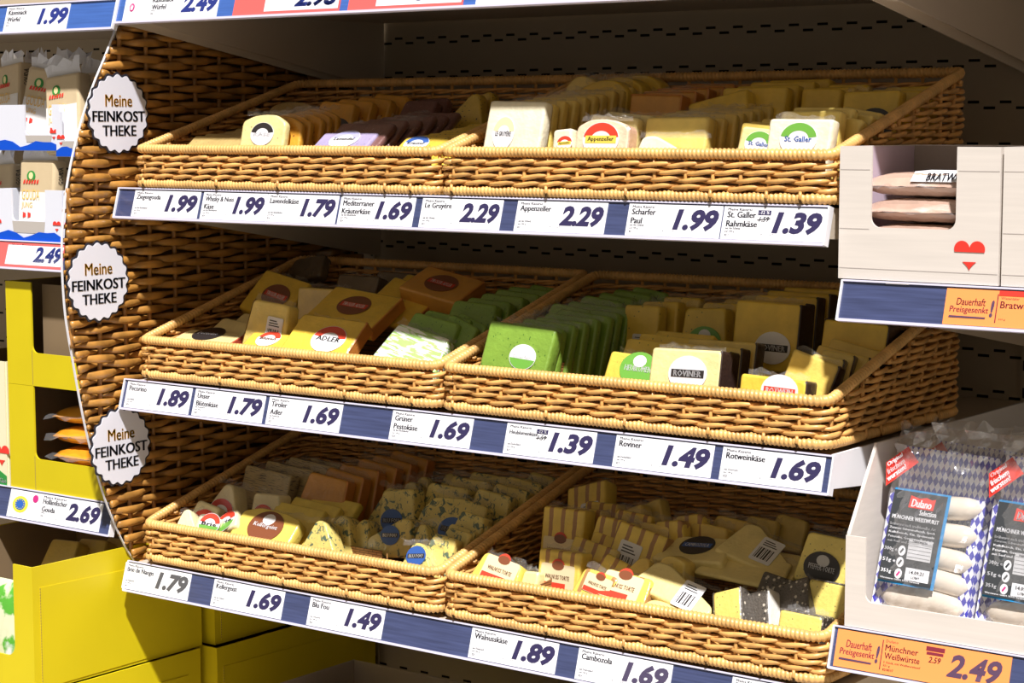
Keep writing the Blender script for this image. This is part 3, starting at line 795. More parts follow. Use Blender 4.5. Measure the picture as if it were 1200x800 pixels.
ORD = ['front', 'second', 'third', 'fourth', 'fifth', 'sixth', 'seventh', 'eighth', 'ninth', 'tenth']
SEED = [0]; LABSEEN = {}
DEP = c_dir
def put(kind, b, px, topy, Y, wpx, desc, n=1, lean=15, yaw=0, roll=0, t=.020, dy=.024, dx=0., shape='rect', rind=None, st=None, name='cheese_slice',
        zb=None, hmax=.115, film=False, jit=1., dh=0, group=None, cat='cheese'):
    """n cut pieces one behind the other; px, topy is where the front one's upper edge shows, Y the depth of its foot"""
    tr, k = b[0], int(b[1])
    le = radians(lean); ya = radians(yaw)
    h = .08; Y = Y+BY*.6
    if n > 1:
        sp = dy*cos(le)-(.131*dy+dh)*sin(le)
        if sp > .006: t = min(t, .86*sp)
    jit *= .35
    for _ in range(12):
        zf = (floor_z(tr, Y+t*cos(le)-.006)+t*sin(le)+.0015+wpx*.00062*abs(sin(radians(roll)))) if zb is None else zb
        T = at(px, topy, Y+h*sin(le)); h = .5*h+.5*max(.015, (T.z-zf)/max(.12, cos(le)))
    if lean > 55: h = min(h, .11)
    h = min(h, hmax)
    T = at(px, topy, Y+h*sin(le)); zf = T.z-h*cos(le)
    dist = (T-CAM).dot(c_dir); wm = wpx/(F_PX/dist)/max(.35, cos(YAW-ya))
    bx0 = BX[k]-.0125; mg = .012+wm/2*abs(cos(ya))+t*abs(sin(ya))+h*.5*abs(sin(radians(roll)))
    X = min(max(T.x, bx0+mg), bx0+BW-mg)
    Ym = BY+BD-.014-t*cos(le)-h*sin(le)
    if Y > Ym: Y = Ym
    n = max(1, min(n, int((Ym-Y)/max(dy, .001))+1))
    zr = CAM.z+(BZ[tr]+HF+.0075-CAM.z)*((Y-CAM.y)/(BY-CAM.y)); hid = max(0, min(.6*h, (zr-zf)/max(.3, cos(le)))) if Y < .09 else 0
    where = BNAME[(tr, k)]
    for i in range(n):
        SEED[0] += 1; q = random.Random(SEED[0]*31+5)
        o = block(name, shape, wm, h*(1-.0*i), t, C[kind], rind, seed=SEED[0])
        z_i = zf+(.131*dy*i)+dh*i
        o.location = (min(max(X+dx*i+(q.uniform(-.008, .008)*jit if i else 0), bx0+mg), bx0+BW-mg), Y+dy*i, z_i)
        o.rotation_mode = 'XYZ'
        o.rotation_euler = (-le-radians(q.uniform(-3, 3)*jit if i else 0), radians(roll+(q.uniform(-2.5, 2.5)*jit if i else 0)), ya+radians(q.uniform(-5, 5)*jit if i else 0))
        if st and (i == 0 or (st[0] != 'bar' and i < 3 and n < 4)):
            sticker(o, st[0], st[1]*wm, hid+st[2]*(h-hid), st[3]*wm if len(st) > 3 else .26*wm)
        if film: film_fin(o, wm, h, t, SEED[0])
        if n == 1: lab = f'{desc}, in the {where}'
        else:
            od = ORD[i] if i < n-1 or n > 10 else 'rearmost'
            lab = f'{desc}, {od} in row, {where}'
        words = lab.split()
        if len(words) > 16: print('LONG', lab)
        if lab in LABSEEN: print('DUP', lab)
        LABSEEN[lab] = 1
        tag(o, lab, cat, f'cheese pieces in the {where}')
        SEED[0] += 0
    return o

# --- top left basket
A0, A1, B0, B1, C0, C1 = 'A0', 'A1', 'B0', 'B1', 'C0', 'C1'
put('tan', A0, 262, 158, .03, 74, 'pale tan goat gouda slice at far left', 8, 52, 0, 0, .010, .020, .003, hmax=.075)
put('tan', A0, 328, 118, .27, 56, 'single tan slice at the back left corner', lean=20, shape='arch', hmax=.08)
put('cream', A0, 312, 133, .035, 56, 'nutty cheese slice with round black and white sticker', 1, 14, 4, 0, .014, shape='arch', st=('whisky', .0, .34, .26), film=True)
put('orange', A0, 330, 135, .06, 56, 'nutty orange-yellow cheese slice', 5, 14, 4, 0, .013, .021, shape='arch', film=True)
put('orange', A0, 390, 118, .22, 52, 'orange cheese wedge with black and red sticker', 4, 20, -5, 6, .018, .030, .012, 'trap', st=('orangeblack', .22, .42, .3), hmax=.09)
put('lavlight', A0, 412, 155, .03, 66, 'lavender cheese slab with lilac printed face', 1, 55, 0, 0, .022, st=('lav', .0, .42, .26), hmax=.06)
put('lav', A0, 432, 144, .055, 66, 'brown-violet lavender cheese slab', 6, 52, 0, 0, .016, .026, .004, hmax=.06, film=True)
put('lav', A0, 494, 116, .27, 46, 'dark lavender cheese slab near the back', 4, 35, 0, 0, .02, .028, .004, 'trap')
put('herb', A0, 505, 158, .03, 66, 'speckled yellow herb cheese slice', 7, 52, 4, 0, .012, .022, .004, 'trap', hmax=.075, st=('herbs', -.1, .3, .22))
put('herb', A0, 548, 112, .25, 50, 'upright speckled herb cheese wedge at the back', 2, 12, 0, -10, .02, .03, 0, 'trir', hmax=.075)
put('amber', A0, 446, 121, .30, 44, 'amber cheese wedge behind the lavender slabs', 3, 20, 0, 4, .02, .03, .02, 'trap', hmax=.08)
# --- top right basket
put('white', A1, 606, 118, .035, 66, 'tall white-lit gruyere block with upright sticker', 1, 14, 0, 1, .020, st=('gruy', -.16, .28, .24))
put('gruy', A1, 618, 121, .062, 64, 'gruyere slice behind the white-lit block', 9, 13, 0, 0, .016, .0235, film=True)
put('yel2', A1, 656, 89, .27, 40, 'deep yellow block with grey round sticker at the back', 1, 6, 0, 0, .04, shape='arch', st=('round', .2, .25, .4), film=True)
put('yel', A1, 707, 93, .25, 56, 'tall rounded yellow block at the back', 3, 5, 0, 0, .030, .036, .004, 'arch', film=True)
put('white', A1, 662, 151, .028, 22, 'narrow white-lit cheese end left of the rosy one', 1, 12, 0, -4, .018, st=('appen', .2, .28, .4))
put('pink', A1, 707, 139, .032, 62, 'rosy-white appenzeller piece with red and yellow sticker', 1, 10, 0, 0, .020, shape='arch', rind=('rosy', 'r'), st=('appen', 0, .26, .33), film=True)
put('pale', A1, 716, 136, .060, 54, 'pale appenzeller piece with crinkled film', 2, 10, 0, 4, .018, .024, .006, film=True)
put('gruy', A1, 738, 140, .105, 40, 'yellow appenzeller slice', 5, 10, 0, 0, .016, .024, .010)
put('amber', A1, 768, 111, .21, 56, 'amber-edged block at the back middle', 5, 10, 0, 0, .024, .030, .004, rind=('orange', 'tr'), st=('round', .1, .1, .15), film=True)
put('white', A1, 786, 158, .028, 84, 'low white-lit slab with slanting top', 1, 16, 0, 0, .022, shape='tril', film=True)
put('yel2', A1, 794, 137, .062, 68, 'pale yellow slab behind the low white-lit one', 1, 14, 0, 0, .020, film=True)
put('gruy', A1, 802, 139, .090, 66, 'spicy cheese slice with pale yellow edge', 8, 12, 0, 0, .014, .0215, .002, film=True)
put('yel', A1, 852, 111, .20, 66, 'tilted yellow block with black sticker and red cross', 1, 22, 0, -12, .030, st=('suisse', .05, .30, .32), hmax=.075, film=True)
put('yel', A1, 884, 102, .23, 68, 'yellow block behind the tilted one', 4, 12, 0, 0, .022, .032, .004, hmax=.09)
put('pale', A1, 884, 150, .030, 38, 'white slice with green sticker left of the square one', 1, 14, 0, 6, .018, st=('gallen', .1, .28, .4))
put('gruy', A1, 888, 145, .055, 42, 'thin yellow slice leaning left', 3, 12, 0, 5, .014, .020)
put('white', A1, 938, 138, .028, 66, 'square white-lit slab with green and blue sticker', 1, 12, 0, 1, .020, st=('gallen', .0, .30, .30), film=True)
put('yel2', A1, 950, 129, .062, 62, 'mild yellow slab behind the square white-lit one', 2, 11, 0, 0, .020, .026)
put('yel2', A1, 990, 134, .085, 44, 'small yellow slab leaning against the basket side', 3, 12, 0, 8, .020, .028, .006)
put('yel', A1, 962, 104, .26, 42, 'upright yellow slab by the back rim', 5, 10, 0, 0, .018, .026, .008, hmax=.085)
put('yel', A1, 1020, 106, .23, 58, 'yellow slab with striped black sticker at right', 1, 8, 0, 0, .024, st=('paul', .12, .5, .34), hmax=.09, film=True)
put('yel', A1, 1050, 105, .30, 52, 'yellow slab behind the black-stickered one', 2, 8, 0, 0, .024, .034, .004, hmax=.085)
# --- middle left basket
put('pale', B0, 234, 386, .045, 74, 'flat pecorino slab with dark sticker and red rind', 1, 72, 0, 0, .018, rind=('red', 'rl'), st=('pec', -.05, .45, .24), zb=-.335, hmax=.06)
put('pale', B0, 262, 372, .10, 46, 'pale greenish pecorino wedge', 4, 48, -10, 5, .020, .034, .010, 'trap', hmax=.07)
put('yel', B0, 320, 321, .20, 56, 'pecorino slab with dark sticker leaning on the side rim', 1, 44, 0, 12, .020, st=('tirold', .05, .5, .28), hmax=.085, film=True)
put('yel2', B0, 312, 352, .075, 56, 'upright wedge with brown rind and barcode', 1, 10, 0, 6, .026, shape='trap', rind=('brown', 'l'), st=('bar', .2, .35, .24), hmax=.085, film=True)
put('yel', B0, 322, 390, .030, 54, 'yellow flower cheese slab with pink and white sticker', 1, 58, 0, 0, .018, st=('blumen', .0, .35, .26), hmax=.06)
put('yel', B0, 336, 382, .060, 54, 'yellow flower cheese slab in the stack', 4, 56, 0, 0, .018, .030, .004, hmax=.06)
put('yel2', B0, 374, 337, .19, 54, 'thick block with small red sticker behind the stacks', 1, 8, 0, 0, .055, st=('tirol', .12, .12, .2), hmax=.075, film=True)
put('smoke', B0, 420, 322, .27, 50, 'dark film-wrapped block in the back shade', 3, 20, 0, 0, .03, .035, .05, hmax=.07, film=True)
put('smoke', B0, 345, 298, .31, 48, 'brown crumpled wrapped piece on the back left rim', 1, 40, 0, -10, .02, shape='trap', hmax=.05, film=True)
put('yel', B0, 392, 371, .035, 80, 'large yellow slab with red and white round sticker', 1, 46, 2, 3, .022, rind=('orange', 'r'), st=('tirol', .12, .30, .25), hmax=.095, film=True)
put('yel', B0, 432, 341, .13, 84, 'large yellow slab with brown oval sticker lying above', 1, 60, 2, 5, .022, rind=('orange', 'r'), st=('tirold', .0, .55, .22), hmax=.09, film=True)
put('yel', B0, 486, 331, .19, 62, 'yellow slab with orange rind right of the stickered one', 2, 58, 0, 10, .022, .03, .004, rind=('orange', 'r'), hmax=.10)
put('amber', B0, 532, 319, .23, 70, 'thick golden block with dark oval sticker on top', 1, 66, 0, 10, .036, rind=('orange', 'rt'), st=('tirold', .0, .5, .25), hmax=.075, film=True)
put('greenwhite', B0, 488, 384, .040, 78, 'light green pesto slab glinting under film', 1, 34, 0, 12, .022, shape='trap', hmax=.08, film=True)
put('green', B0, 502, 369, .065, 66, 'green pesto slab behind the glinting one', 2, 28, 0, 10, .018, .024, .003, 'trap', hmax=.09)
put('green', B0, 538, 370, .085, 44, 'tilted green pesto slab with black specks', 2, 30, 0, 24, .018, .022, .003, 'trap', hmax=.07)
put('green', B0, 553, 353, .16, 62, 'shaded green pesto slab', 5, 22, 0, 4, .022, .030, .004, 'trap', hmax=.075)
put('green', B0, 606, 341, .27, 54, 'green pesto slab by the back rim', 4, 25, 0, 6, .020, .024, .014, 'trap', hmax=.075)
# --- middle right basket
put('green', B1, 608, 381, .030, 76, 'large speckled green slab with round sticker', 1, 18, 0, 4, .022, st=('pesto', .12, .26, .20), film=True)
put('green', B1, 622, 379, .055, 74, 'green slab behind the stickered green one', 7, 17, 0, 5, .015, .0235, .003, shape='trap', film=True)
put('green', B1, 662, 356, .16, 54, 'shaded green pesto slab, left file', 5, 24, 0, 8, .020, .030, .006, 'trap', hmax=.09)
put('green', B1, 695, 347, .22, 48, 'shaded green pesto slab, right file', 5, 24, 0, 8, .018, .026, .012, 'trap', hmax=.09)
put('flower', B1, 745, 414, .035, 60, 'hay flower cheese piece with green sticker', 1, 24, 0, 2, .022, st=('hay', .10, .36, .34), film=True)
put('flower', B1, 768, 398, .075, 66, 'hay flower slab behind the green-stickered one', 3, 30, 0, 2, .016, .026, .006, hmax=.085)
put('flower', B1, 752, 358, .21, 40, 'upright hay flower slab with barcode at the back', 3, 8, 0, 0, .024, .032, .012, st=('bar', .05, .35, .3), hmax=.09, film=True)
put('flower', B1, 826, 359, .23, 54, 'hay flower block with green round sticker at the back', 4, 8, 0, 0, .026, .032, .010, 'trap', st=('hay', .05, .45, .34), hmax=.09, film=True)
put('pale', B1, 806, 409, .030, 78, 'large cream roviner slab with black logo and dark rind', 1, 12, 0, -1, .028, rind=('dark', 'r'), st=('rov', .05, .26, .27), film=True)
put('yel2', B1, 816, 410, .064, 76, 'roviner slab behind the large cream one', 3, 12, 0, 0, .024, .030, .001, rind=('dark', 'r'), hmax=.10)
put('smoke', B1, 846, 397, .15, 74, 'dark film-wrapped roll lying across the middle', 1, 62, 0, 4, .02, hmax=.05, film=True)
put('yel', B1, 899, 353, .19, 68, 'tall roviner block with black sticker at the back', 1, 8, 0, 1, .026, rind=('dark', 'r'), st=('rov', .14, .35, .28), hmax=.095, film=True)
put('yel', B1, 908, 353, .225, 68, 'roviner block behind the tall stickered one', 4, 8, 0, 0, .024, .032, .002, rind=('dark', 'r'), hmax=.09)
put('yel', B1, 905, 441, .028, 70, 'low red-wine cheese block with dark rind', 1, 10, 0, 2, .028, rind=('dark', 'r'), st=('rot', .12, .22, .28), film=True)
put('gruy', B1, 942, 415, .060, 50, 'red-wine cheese slab tilting right', 1, 16, 0, 14, .018, rind=('dark', 'r'), film=True)
put('yel2', B1, 962, 416, .075, 36, 'slim red-wine cheese slab', 2, 14, 12, 10, .018, .024, rind=('dark', 'r'), hmax=.085)
put('gruy', B1, 985, 409, .11, 56, 'red-wine cheese slab resting against the side', 3, 26, 0, 10, .022, .030, .003, rind=('dark', 'r'), hmax=.085)
put('yel', B1, 1000, 376, .18, 68, 'big yellow block with dark top and sticker at right', 1, 10, 0, 3, .055, rind=('dark', 'tr'), st=('rovd', -.05, .22, .25), hmax=.075, film=True)
put('flower', B1, 878, 362, .33, 60, 'half hidden yellow block against the back weave', 3, 8, 0, 0, .02, .0, .075, hmax=.08)
# --- bottom left basket
put('brie', C0, 208, 593, .045, 34, 'wrapped brie wedge at the far left corner', 1, 30, 10, -14, .030, shape='tri', hmax=.06, film=True)
put('brie', C0, 230, 586, .075, 34, 'brie wedge with dark green and red sticker', 1, 24, 10, 14, .028, shape='trap', st=('brie', .1, .35, .4), hmax=.065)
put('brie', C0, 262, 566, .11, 50, 'tall brie wedge with red and green sticker on its tip', 1, 18, 0, 6, .034, shape='tri', st=('brie', .0, .35, .3), hmax=.085, film=True)
put('brie', C0, 246, 606, .035, 30, 'small brie piece low by the front rim', 1, 30, 0, 0, .024, st=('brie', .1, .4, .45), hmax=.05)
put('brie', C0, 270, 601, .050, 46, 'brie wedge lying aslant with red and green sticker', 1, 44, 0, -24, .026, shape='trap', st=('brie', .1, .4, .32), hmax=.07, film=True)
put('brie', C0, 312, 578, .12, 40, 'upright brie wedge with sticker behind the rim pieces', 1, 8, 0, 0, .03, shape='trap', st=('brie', -.02, .45, .34), hmax=.065, film=True)
put('paper', C0, 312, 550, .19, 58, 'cheese wrapped in printed greyish paper', 3, 14, 0, 4, .026, .032, .018, hmax=.07, film=True)
put('paper', C0, 345, 542, .29, 40, 'paper-wrapped piece near the back corner', 2, 20, 0, 6, .02, .03, .03, hmax=.06)
put('kell', C0, 322, 597, .035, 74, 'bright yellow cheese slab with brown round sticker', 1, 44, 0, 3, .022, shape='arch', st=('kell', .0, .30, .28), hmax=.085, film=True)
put('kell', C0, 352, 592, .085, 60, 'yellow slab behind the brown-stickered one', 3, 44, 0, 3, .020, .028, .012, hmax=.07)
put('korg', C0, 378, 555, .17, 58, 'deep orange slab in a leaning file', 7, 16, 0, 8, .022, .030, .008, 'trap', rind=('orange', 'r'), st=('kelld', .15, .25, .3), hmax=.095, film=True)
put('blue', C0, 378, 610, .045, 54, 'blue cheese wedge lit at its tip', 1, 18, 0, -6, .030, shape='tri', hmax=.07, film=True)
put('blue', C0, 398, 602, .085, 50, 'blue cheese wedge behind the lit one', 1, 18, 0, 10, .03, shape='tri', hmax=.08)
put('blue', C0, 421, 606, .105, 38, 'narrow blue cheese wedge', 1, 16, 0, 14, .03, shape='tri', hmax=.075)
put('blue', C0, 461, 606, .105, 58, 'blue cheese block with red warning triangle', 1, 12, 0, -6, .034, shape='trir', st=('blu', .02, .55, .2), hmax=.07)
put('blue', C0, 452, 571, .20, 42, 'blue cheese wedge', 2, 12, 0, 6, .03, .04, .012, 'tri', hmax=.075, film=True)
put('blue', C0, 470, 573, .17, 48, 'veined wedge with blue sticker in the shade', 1, 12, 0, -6, .03, shape='trap', st=('blu', -.1, .35, .28), hmax=.075, film=True)
put('blue', C0, 532, 580, .15, 72, 'long rounded blue cheese wedge with sticker', 1, 24, 0, 6, .034, shape='round', st=('blu', .1, .25, .22), hmax=.07, film=True)
put('blue', C0, 522, 566, .20, 58, 'plain rear blue cheese wedge', 3, 16, 0, 4, .03, .036, .014, 'trap', hmax=.08, film=True)
put('blue', C0, 498, 558, .28, 46, 'blue cheese piece near the back weave', 3, 16, 0, -4, .026, .03, .03, 'tri', hmax=.07, film=True)
put('blue', C0, 572, 602, .12, 34, 'small blue cheese block by the right rim', 1, 20, 0, 12, .03, shape='trap', hmax=.05)
put('blue', C0, 572, 574, .19, 48, 'blue cheese block left of the twin rims', 3, 16, 0, 8, .026, .034, .012, 'trap', hmax=.07, film=True)
put('blue', C0, 610, 568, .25, 46, 'blue cheese block deep in the corner', 3, 16, 0, 10, .026, .03, .012, 'trap', hmax=.07, film=True)
put('blue', C0, 496, 636, .025, 54, 'pale blue cheese wedge with blue and red sticker', 1, 20, 0, -8, .030, shape='tri', st=('blu', .02, .30, .22), hmax=.075, film=True)
put('blue', C0, 501, 614, .075, 38, 'glinting blue cheese wedge', 1, 18, 0, -10, .028, shape='tri', hmax=.07, film=True)
put('blue', C0, 522, 626, .050, 34, 'blue cheese wedge behind the pale one', 2, 20, 0, 10, .026, .030, .004, 'trap', hmax=.06)
put('blue', C0, 548, 616, .085, 36, 'blue cheese wedge leaning to the right', 2, 20, 0, 14, .028, .034, .004, 'trap', hmax=.07)
# --- bottom right basket

put('walnut', C1, 585, 652, .028, 56, 'striped walnut block lit at the left corner', 1, 30, 0, 10, .034, shape='trap', st=('wal', .05, .30, .34), hmax=.075, film=True)
put('pale', C1, 622, 669, .04, 22, 'small pale cheese piece beside the striped block', 1, 20, 0, 0, .02, shape='trap', hmax=.04, film=True)
put('walnut', C1, 656, 646, .065, 48, 'upright striped block with cream label', 1, 8, 0, 0, .030, st=('wal', .0, .28, .40), hmax=.075, film=True)
put('walnut', C1, 660, 596, .16, 48, 'shaded upright striped block left of the file', 1, 8, 0, 0, .03, st=('wal', .0, .20, .40), hmax=.075, film=True)
put('walnut', C1, 700, 566, .24, 46, 'striped block leaning beside the twin rims', 1, 24, 0, -16, .03, st=('bar', .1, .3, .3), hmax=.075, film=True)
put('walnut', C1, 686, 596, .20, 36, 'striped block behind the shaded upright one', 2, 10, 0, 0, .026, .032, .006, hmax=.07)
put('walnut', C1, 718, 606, .15, 50, 'striped block with brown bands in the middle', 2, 14, 0, 4, .03, .036, .006, 'trap', st=('wal', .1, .2, .34), hmax=.07, film=True)
put('walnut', C1, 746, 617, .13, 54, 'tilted striped block with barcode', 1, 20, 0, 12, .03, st=('bar', -.1, .2, .3), hmax=.06, film=True)
put('walnut', C1, 694, 634, .10, 50, 'striped block behind the front pair', 2, 28, 0, 8, .026, .032, .010, hmax=.06)
put('walnut', C1, 712, 648, .065, 36, 'small striped wedge with sticker', 1, 30, 0, 20, .028, shape='trap', hmax=.06, film=True)
put('walnut', C1, 697, 667, .025, 48, 'bright striped block with yellow sticker', 1, 24, 0, 12, .030, shape='trap', st=('wal', .05, .35, .30), hmax=.07, film=True)
put('walnut', C1, 733, 670, .025, 62, 'bright striped block with red and cream label', 1, 34, 0, 6, .032, shape='trap', st=('wal', -.02, .35, .34), hmax=.075, film=True)
put('gruy', C1, 748, 650, .075, 48, 'plain yellow wedge behind the bright striped blocks', 1, 28, 0, 12, .03, shape='tri', hmax=.06)
put('yel2', C1, 752, 592, .24, 30, 'yellow wedge with dark tip at the back', 2, 14, 0, -20, .026, .03, .014, 'trap', hmax=.06, film=True)
put('walnut', C1, 788, 609, .17, 40, 'striped block right of the middle', 2, 14, 0, -10, .03, .03, .014, 'trap', hmax=.06, film=True)
put('yel2', C1, 768, 614, .17, 34, 'plain yellow block in the heap', 2, 14, 0, 0, .03, .03, .03, hmax=.05)
put('gruy', C1, 828, 612, .20, 46, 'yellow block in wrinkled film at the back', 2, 14, 0, 6, .03, .034, .014, 'trap', hmax=.05, film=True)
put('yel2', C1, 855, 606, .27, 40, 'yellow piece against the back weave', 3, 20, 0, 8, .03, .02, .035, 'trap', hmax=.05, film=True)
put('camb', C1, 828, 628, .13, 76, 'film-wrapped flat wedge with dark sticker on top', 1, 66, 0, -4, .030, shape='trap', st=('cam', .0, .6, .24), zb=-.605, hmax=.06, film=True)
put('camb', C1, 902, 620, .15, 76, 'flat wedge with barcode sloping to the right', 1, 58, 0, 14, .030, shape='tril', st=('bar', .1, .45, .20), zb=-.60, hmax=.07, film=True)
put('camb', C1, 886, 650, .12, 92, 'long flat wedge lying below the sloping one', 2, 66, 0, 3, .026, .03, .004, 'trap', zb=-.625, hmax=.06, film=True)
put('yel2', C1, 788, 652, .10, 30, 'small yellow end piece behind the white wedge', 1, 10, 0, 0, .03, shape='arch', hmax=.05)
put('camb', C1, 800, 668, .05, 88, 'large white cream cheese wedge with barcode', 1, 50, 0, 14, .034, shape='tril', st=('bar', .18, .38, .17), hmax=.085, film=True)
put('camb', C1, 800, 710, .022, 92, 'flat white wedge under the large one', 1, 62, 0, 6, .020, shape='tril', hmax=.05, film=True)
put('pepcut', C1, 966, 624, .12, 56, 'pepper-topped torte with dark sticker at right', 1, 12, 0, 6, .050, shape='trap', rind=('pepper', 'tr'), st=('pep', .0, .35, .34), hmax=.07, film=True)
put('pepperside', C1, 985, 632, .16, 40, 'dark pepper-coated block in the corner', 2, 12, 0, 10, .03, .034, .004, hmax=.06)
put('pepcut', C1, 864, 690, .035, 32, 'pepper-coated wedge left of the pepper group', 1, 26, 0, -20, .034, rind=('pepper', 'lr'), hmax=.08, film=True)
put('pepperside', C1, 896, 692, .045, 34, 'black and white pepper-coated slab leaning left', 1, 28, 0, -22, .030, rind=('white', 'r'), hmax=.08, film=True)
put('pepperside', C1, 934, 680, .070, 52, 'black pepper-coated block tilted upward', 1, 30, 0, -22, .034, hmax=.07, film=True)
put('pepperside', C1, 908, 674, .10, 40, 'pepper-coated block behind the tilted one', 1, 24, 0, 10, .03, hmax=.06)
put('pepcut', C1, 976, 682, .085, 44, 'yellow torte with pepper top by the right side', 1, 14, 0, 4, .05, rind=('pepper', 'tr'), hmax=.055)
put('pepcut', C1, 952, 720, .030, 48, 'low torte with pepper-coated side at the front corner', 1, 14, 8, 4, .045, rind=('pepper', 'rt'), hmax=.05, film=True)

# --- printed card dividers inside the baskets
def divider(bk, x0, y0, x1, y1, h, label):
    tr = bk[0]; za = floor_z(tr, y0); zb2 = floor_z(tr, y1); n = 8
    d = Vector((x1-x0, y1-y0)); L = d.length; nn = Vector((-d.y, d.x)).normalized()*.0007
    b = MB()
    vs = []
    for s in (1, -1):
        vs += [(x0+nn.x*s, y0+nn.y*s, za), (x1+nn.x*s, y1+nn.y*s, zb2), (x1+nn.x*s, y1+nn.y*s, zb2+h), (x0+nn.x*s, y0+nn.y*s, za+h)]
    b.add(vs, [(0, 1, 2, 3), (7, 6, 5, 4), (4, 5, 1, 0), (5, 6, 2, 1), (6, 7, 3, 2), (7, 4, 0, 3)])
    o = b.build('card_divider', M_insert); tag(o, label, 'divider'); return o
def dx_(px, py, Y): return at(px, py, Y).x
divider('C0', .31, .10, .46, .10, .030, 'wicker-patterned card divider in front of the blue cheese wedges')
divider('C0', .47, .10, .53, .030, .030, 'short wicker-patterned divider between blue cheese groups')
divider('C1', .79, .03, .79, .14, .040, 'wicker-patterned divider between the striped walnut blocks')
divider('B1', .795, .035, .795, .17, .045, 'wicker-patterned divider right of the green pesto slabs')
divider('B1', .98, .175, 1.21, .175, .034, 'wicker-patterned cross divider behind the roviner slabs')
divider('A1', .66, .19, 1.2, .19, .03, 'wicker-patterned cross divider in the top right basket')
divider('C1', .80, .175, 1.2, .175, .034, 'wicker-patterned cross divider in the bottom right basket')
divider('C0', .18, .18, .62, .18, .030, 'wicker-patterned cross divider in the bottom left basket')

# ------------------------------------------------------------------ cartons
def notch(W, H, c0, c1, hb, r=.012, side_h=None):
    """front panel outline with a U-shaped window open at the top"""
    pts = [(0, 0), (W, 0)]
    if c1 < W: pts += [(W, H), (c1, H)]
    q = []
    for i in range(7): a = i/6*pi/2; q.append((c1-r+r*cos(a), hb+r-r*sin(a)))
    if c1 < W: pts += q
    else: pts += [(W, hb)]
    for i in range(7): a = i/6*pi/2; pts.append((c0+r-r*sin(a), hb+r-r*cos(a)))
    pts += [(c0, H), (0, H)]
    return pts
def carton(name, label, x0, x1, y0, y1, z0, H, front, m, inner, cat='carton', group=None, side=None, back_h=None, th=.003, back_in=None):
    W, D = x1-x0, y1-y0
    r = empty(name, (x0, y0, z0), label=label, cat=cat, group=group)
    b = MB(); b.prism(front, 0, th); b.build('front_panel', m, r)
    sp = side or [(th, 0), (D, 0), (D, H), (th, H)]
    for xx, nm, inn in ((0, 'side_panel', 1), (W-th, 'side_panel', -1)):
        b = MB(); b.prismx(sp, xx, xx+th); p = b.build(nm, m, r)
        li = [(y+(.001 if y < D/2 else -.004), z+(.003 if z < H/3 else -.0012)) for y, z in sp]
        xa = xx+th if inn > 0 else xx-.0006
        b = MB(); b.prismx(li, xa, xa+.0006); b.build('inner_face', inner, p)
    b = MB(); b.box((th, D-th, 0), (W-th, D, back_h or H)); p = b.build('back_panel', m, r)
    b = MB(); b.box((th+.001, D-th-.0007, .003), (W-th-.001, D-th-.0001, (back_h or H)-.001)); b.build('inner_face', back_in or inner, p)
    b = MB(); b.box((th, th, 0), (W-th, D-th, th)); b.build('base_panel', inner, r)
    return r
def heart(parent, cx, cz, s, y=-.0004):
    up = [(s*.5*math.sin(t)**3*1.0, s*.5*(13*cos(t)-5*cos(2*t)-2*cos(3*t)-cos(4*t))/16) for t in [2*pi*i/80 for i in range(80)]]
    top = [p for p in up if p[1] > s*.06]; low = [p for p in up if p[1] < -s*.20]
    for part in (top, low):
        part = sorted(part, key=lambda p: 0) 
    # ordered outlines: upper lobes and lower tip, a white band between them
    up2 = [p for p in up]
    i0 = [i for i, p in enumerate(up2) if p[1] > -s*.005]
    a = [up2[i] for i in i0 if i <= 40]; b_ = [up2[i] for i in i0 if i > 40]
    decal('heart_top', [(cx+x, cz+z) for x, z in (b_+a)][::-1], M_red, parent, y)
    decal('heart_tip', [(cx+x, cz+z) for x, z in [p for p in up2 if p[1] < -s*.25]][::-1], M_red, parent, y)
def plank_lines(parent, W, H, zs, y=-.0003):
    for z in zs: decal('board_line', rect(.001, z-.0005, W-.001, z+.0005), mat('print_wood_line', (.50, .45, .42), .6), parent, y, .0002)

# pale cartons on the right shelf
def pillow(name, w_, d, h, m, parent=None, ribs=0, seed=0, n=22, k=12):
    b = MB(); q = random.Random(seed); V = []
    for j in range(k+1):
        v = -1+2*j/k
        for i in range(n+1):
            u = -1+2*i/n
            e = max(0, (1-abs(u)**4)*(1-abs(v)**4))**.45
            rb = 1-(.18*(.5+.5*cos(pi*ribs*u)) if ribs else 0)
            V.append((u*w_/2, v*d/2, h/2*e*rb+q.uniform(-.0006, .0006)))
    N = len(V); V2 = [(x, y, -z*.8-.0004) for x, y, z in V]
    f = [(j*(n+1)+i, j*(n+1)+i+1, (j+1)*(n+1)+i+1, (j+1)*(n+1)+i) for j in range(k) for i in range(n)]
    b.add(V+V2, f+[tuple(N+i for i in reversed(g)) for g in f], True)
    return b.build(name, m, parent)
M_vac = speck(mat('sausage_vac', (.62, .42, .33), .25, coat=1, var=.15, vscale=18, bump=.7, bscale=60), (.8, .72, .66), 20, .58, 'noise', (.3, 1, 1), .4)  # pale stretched noise paints streak highlights on the film
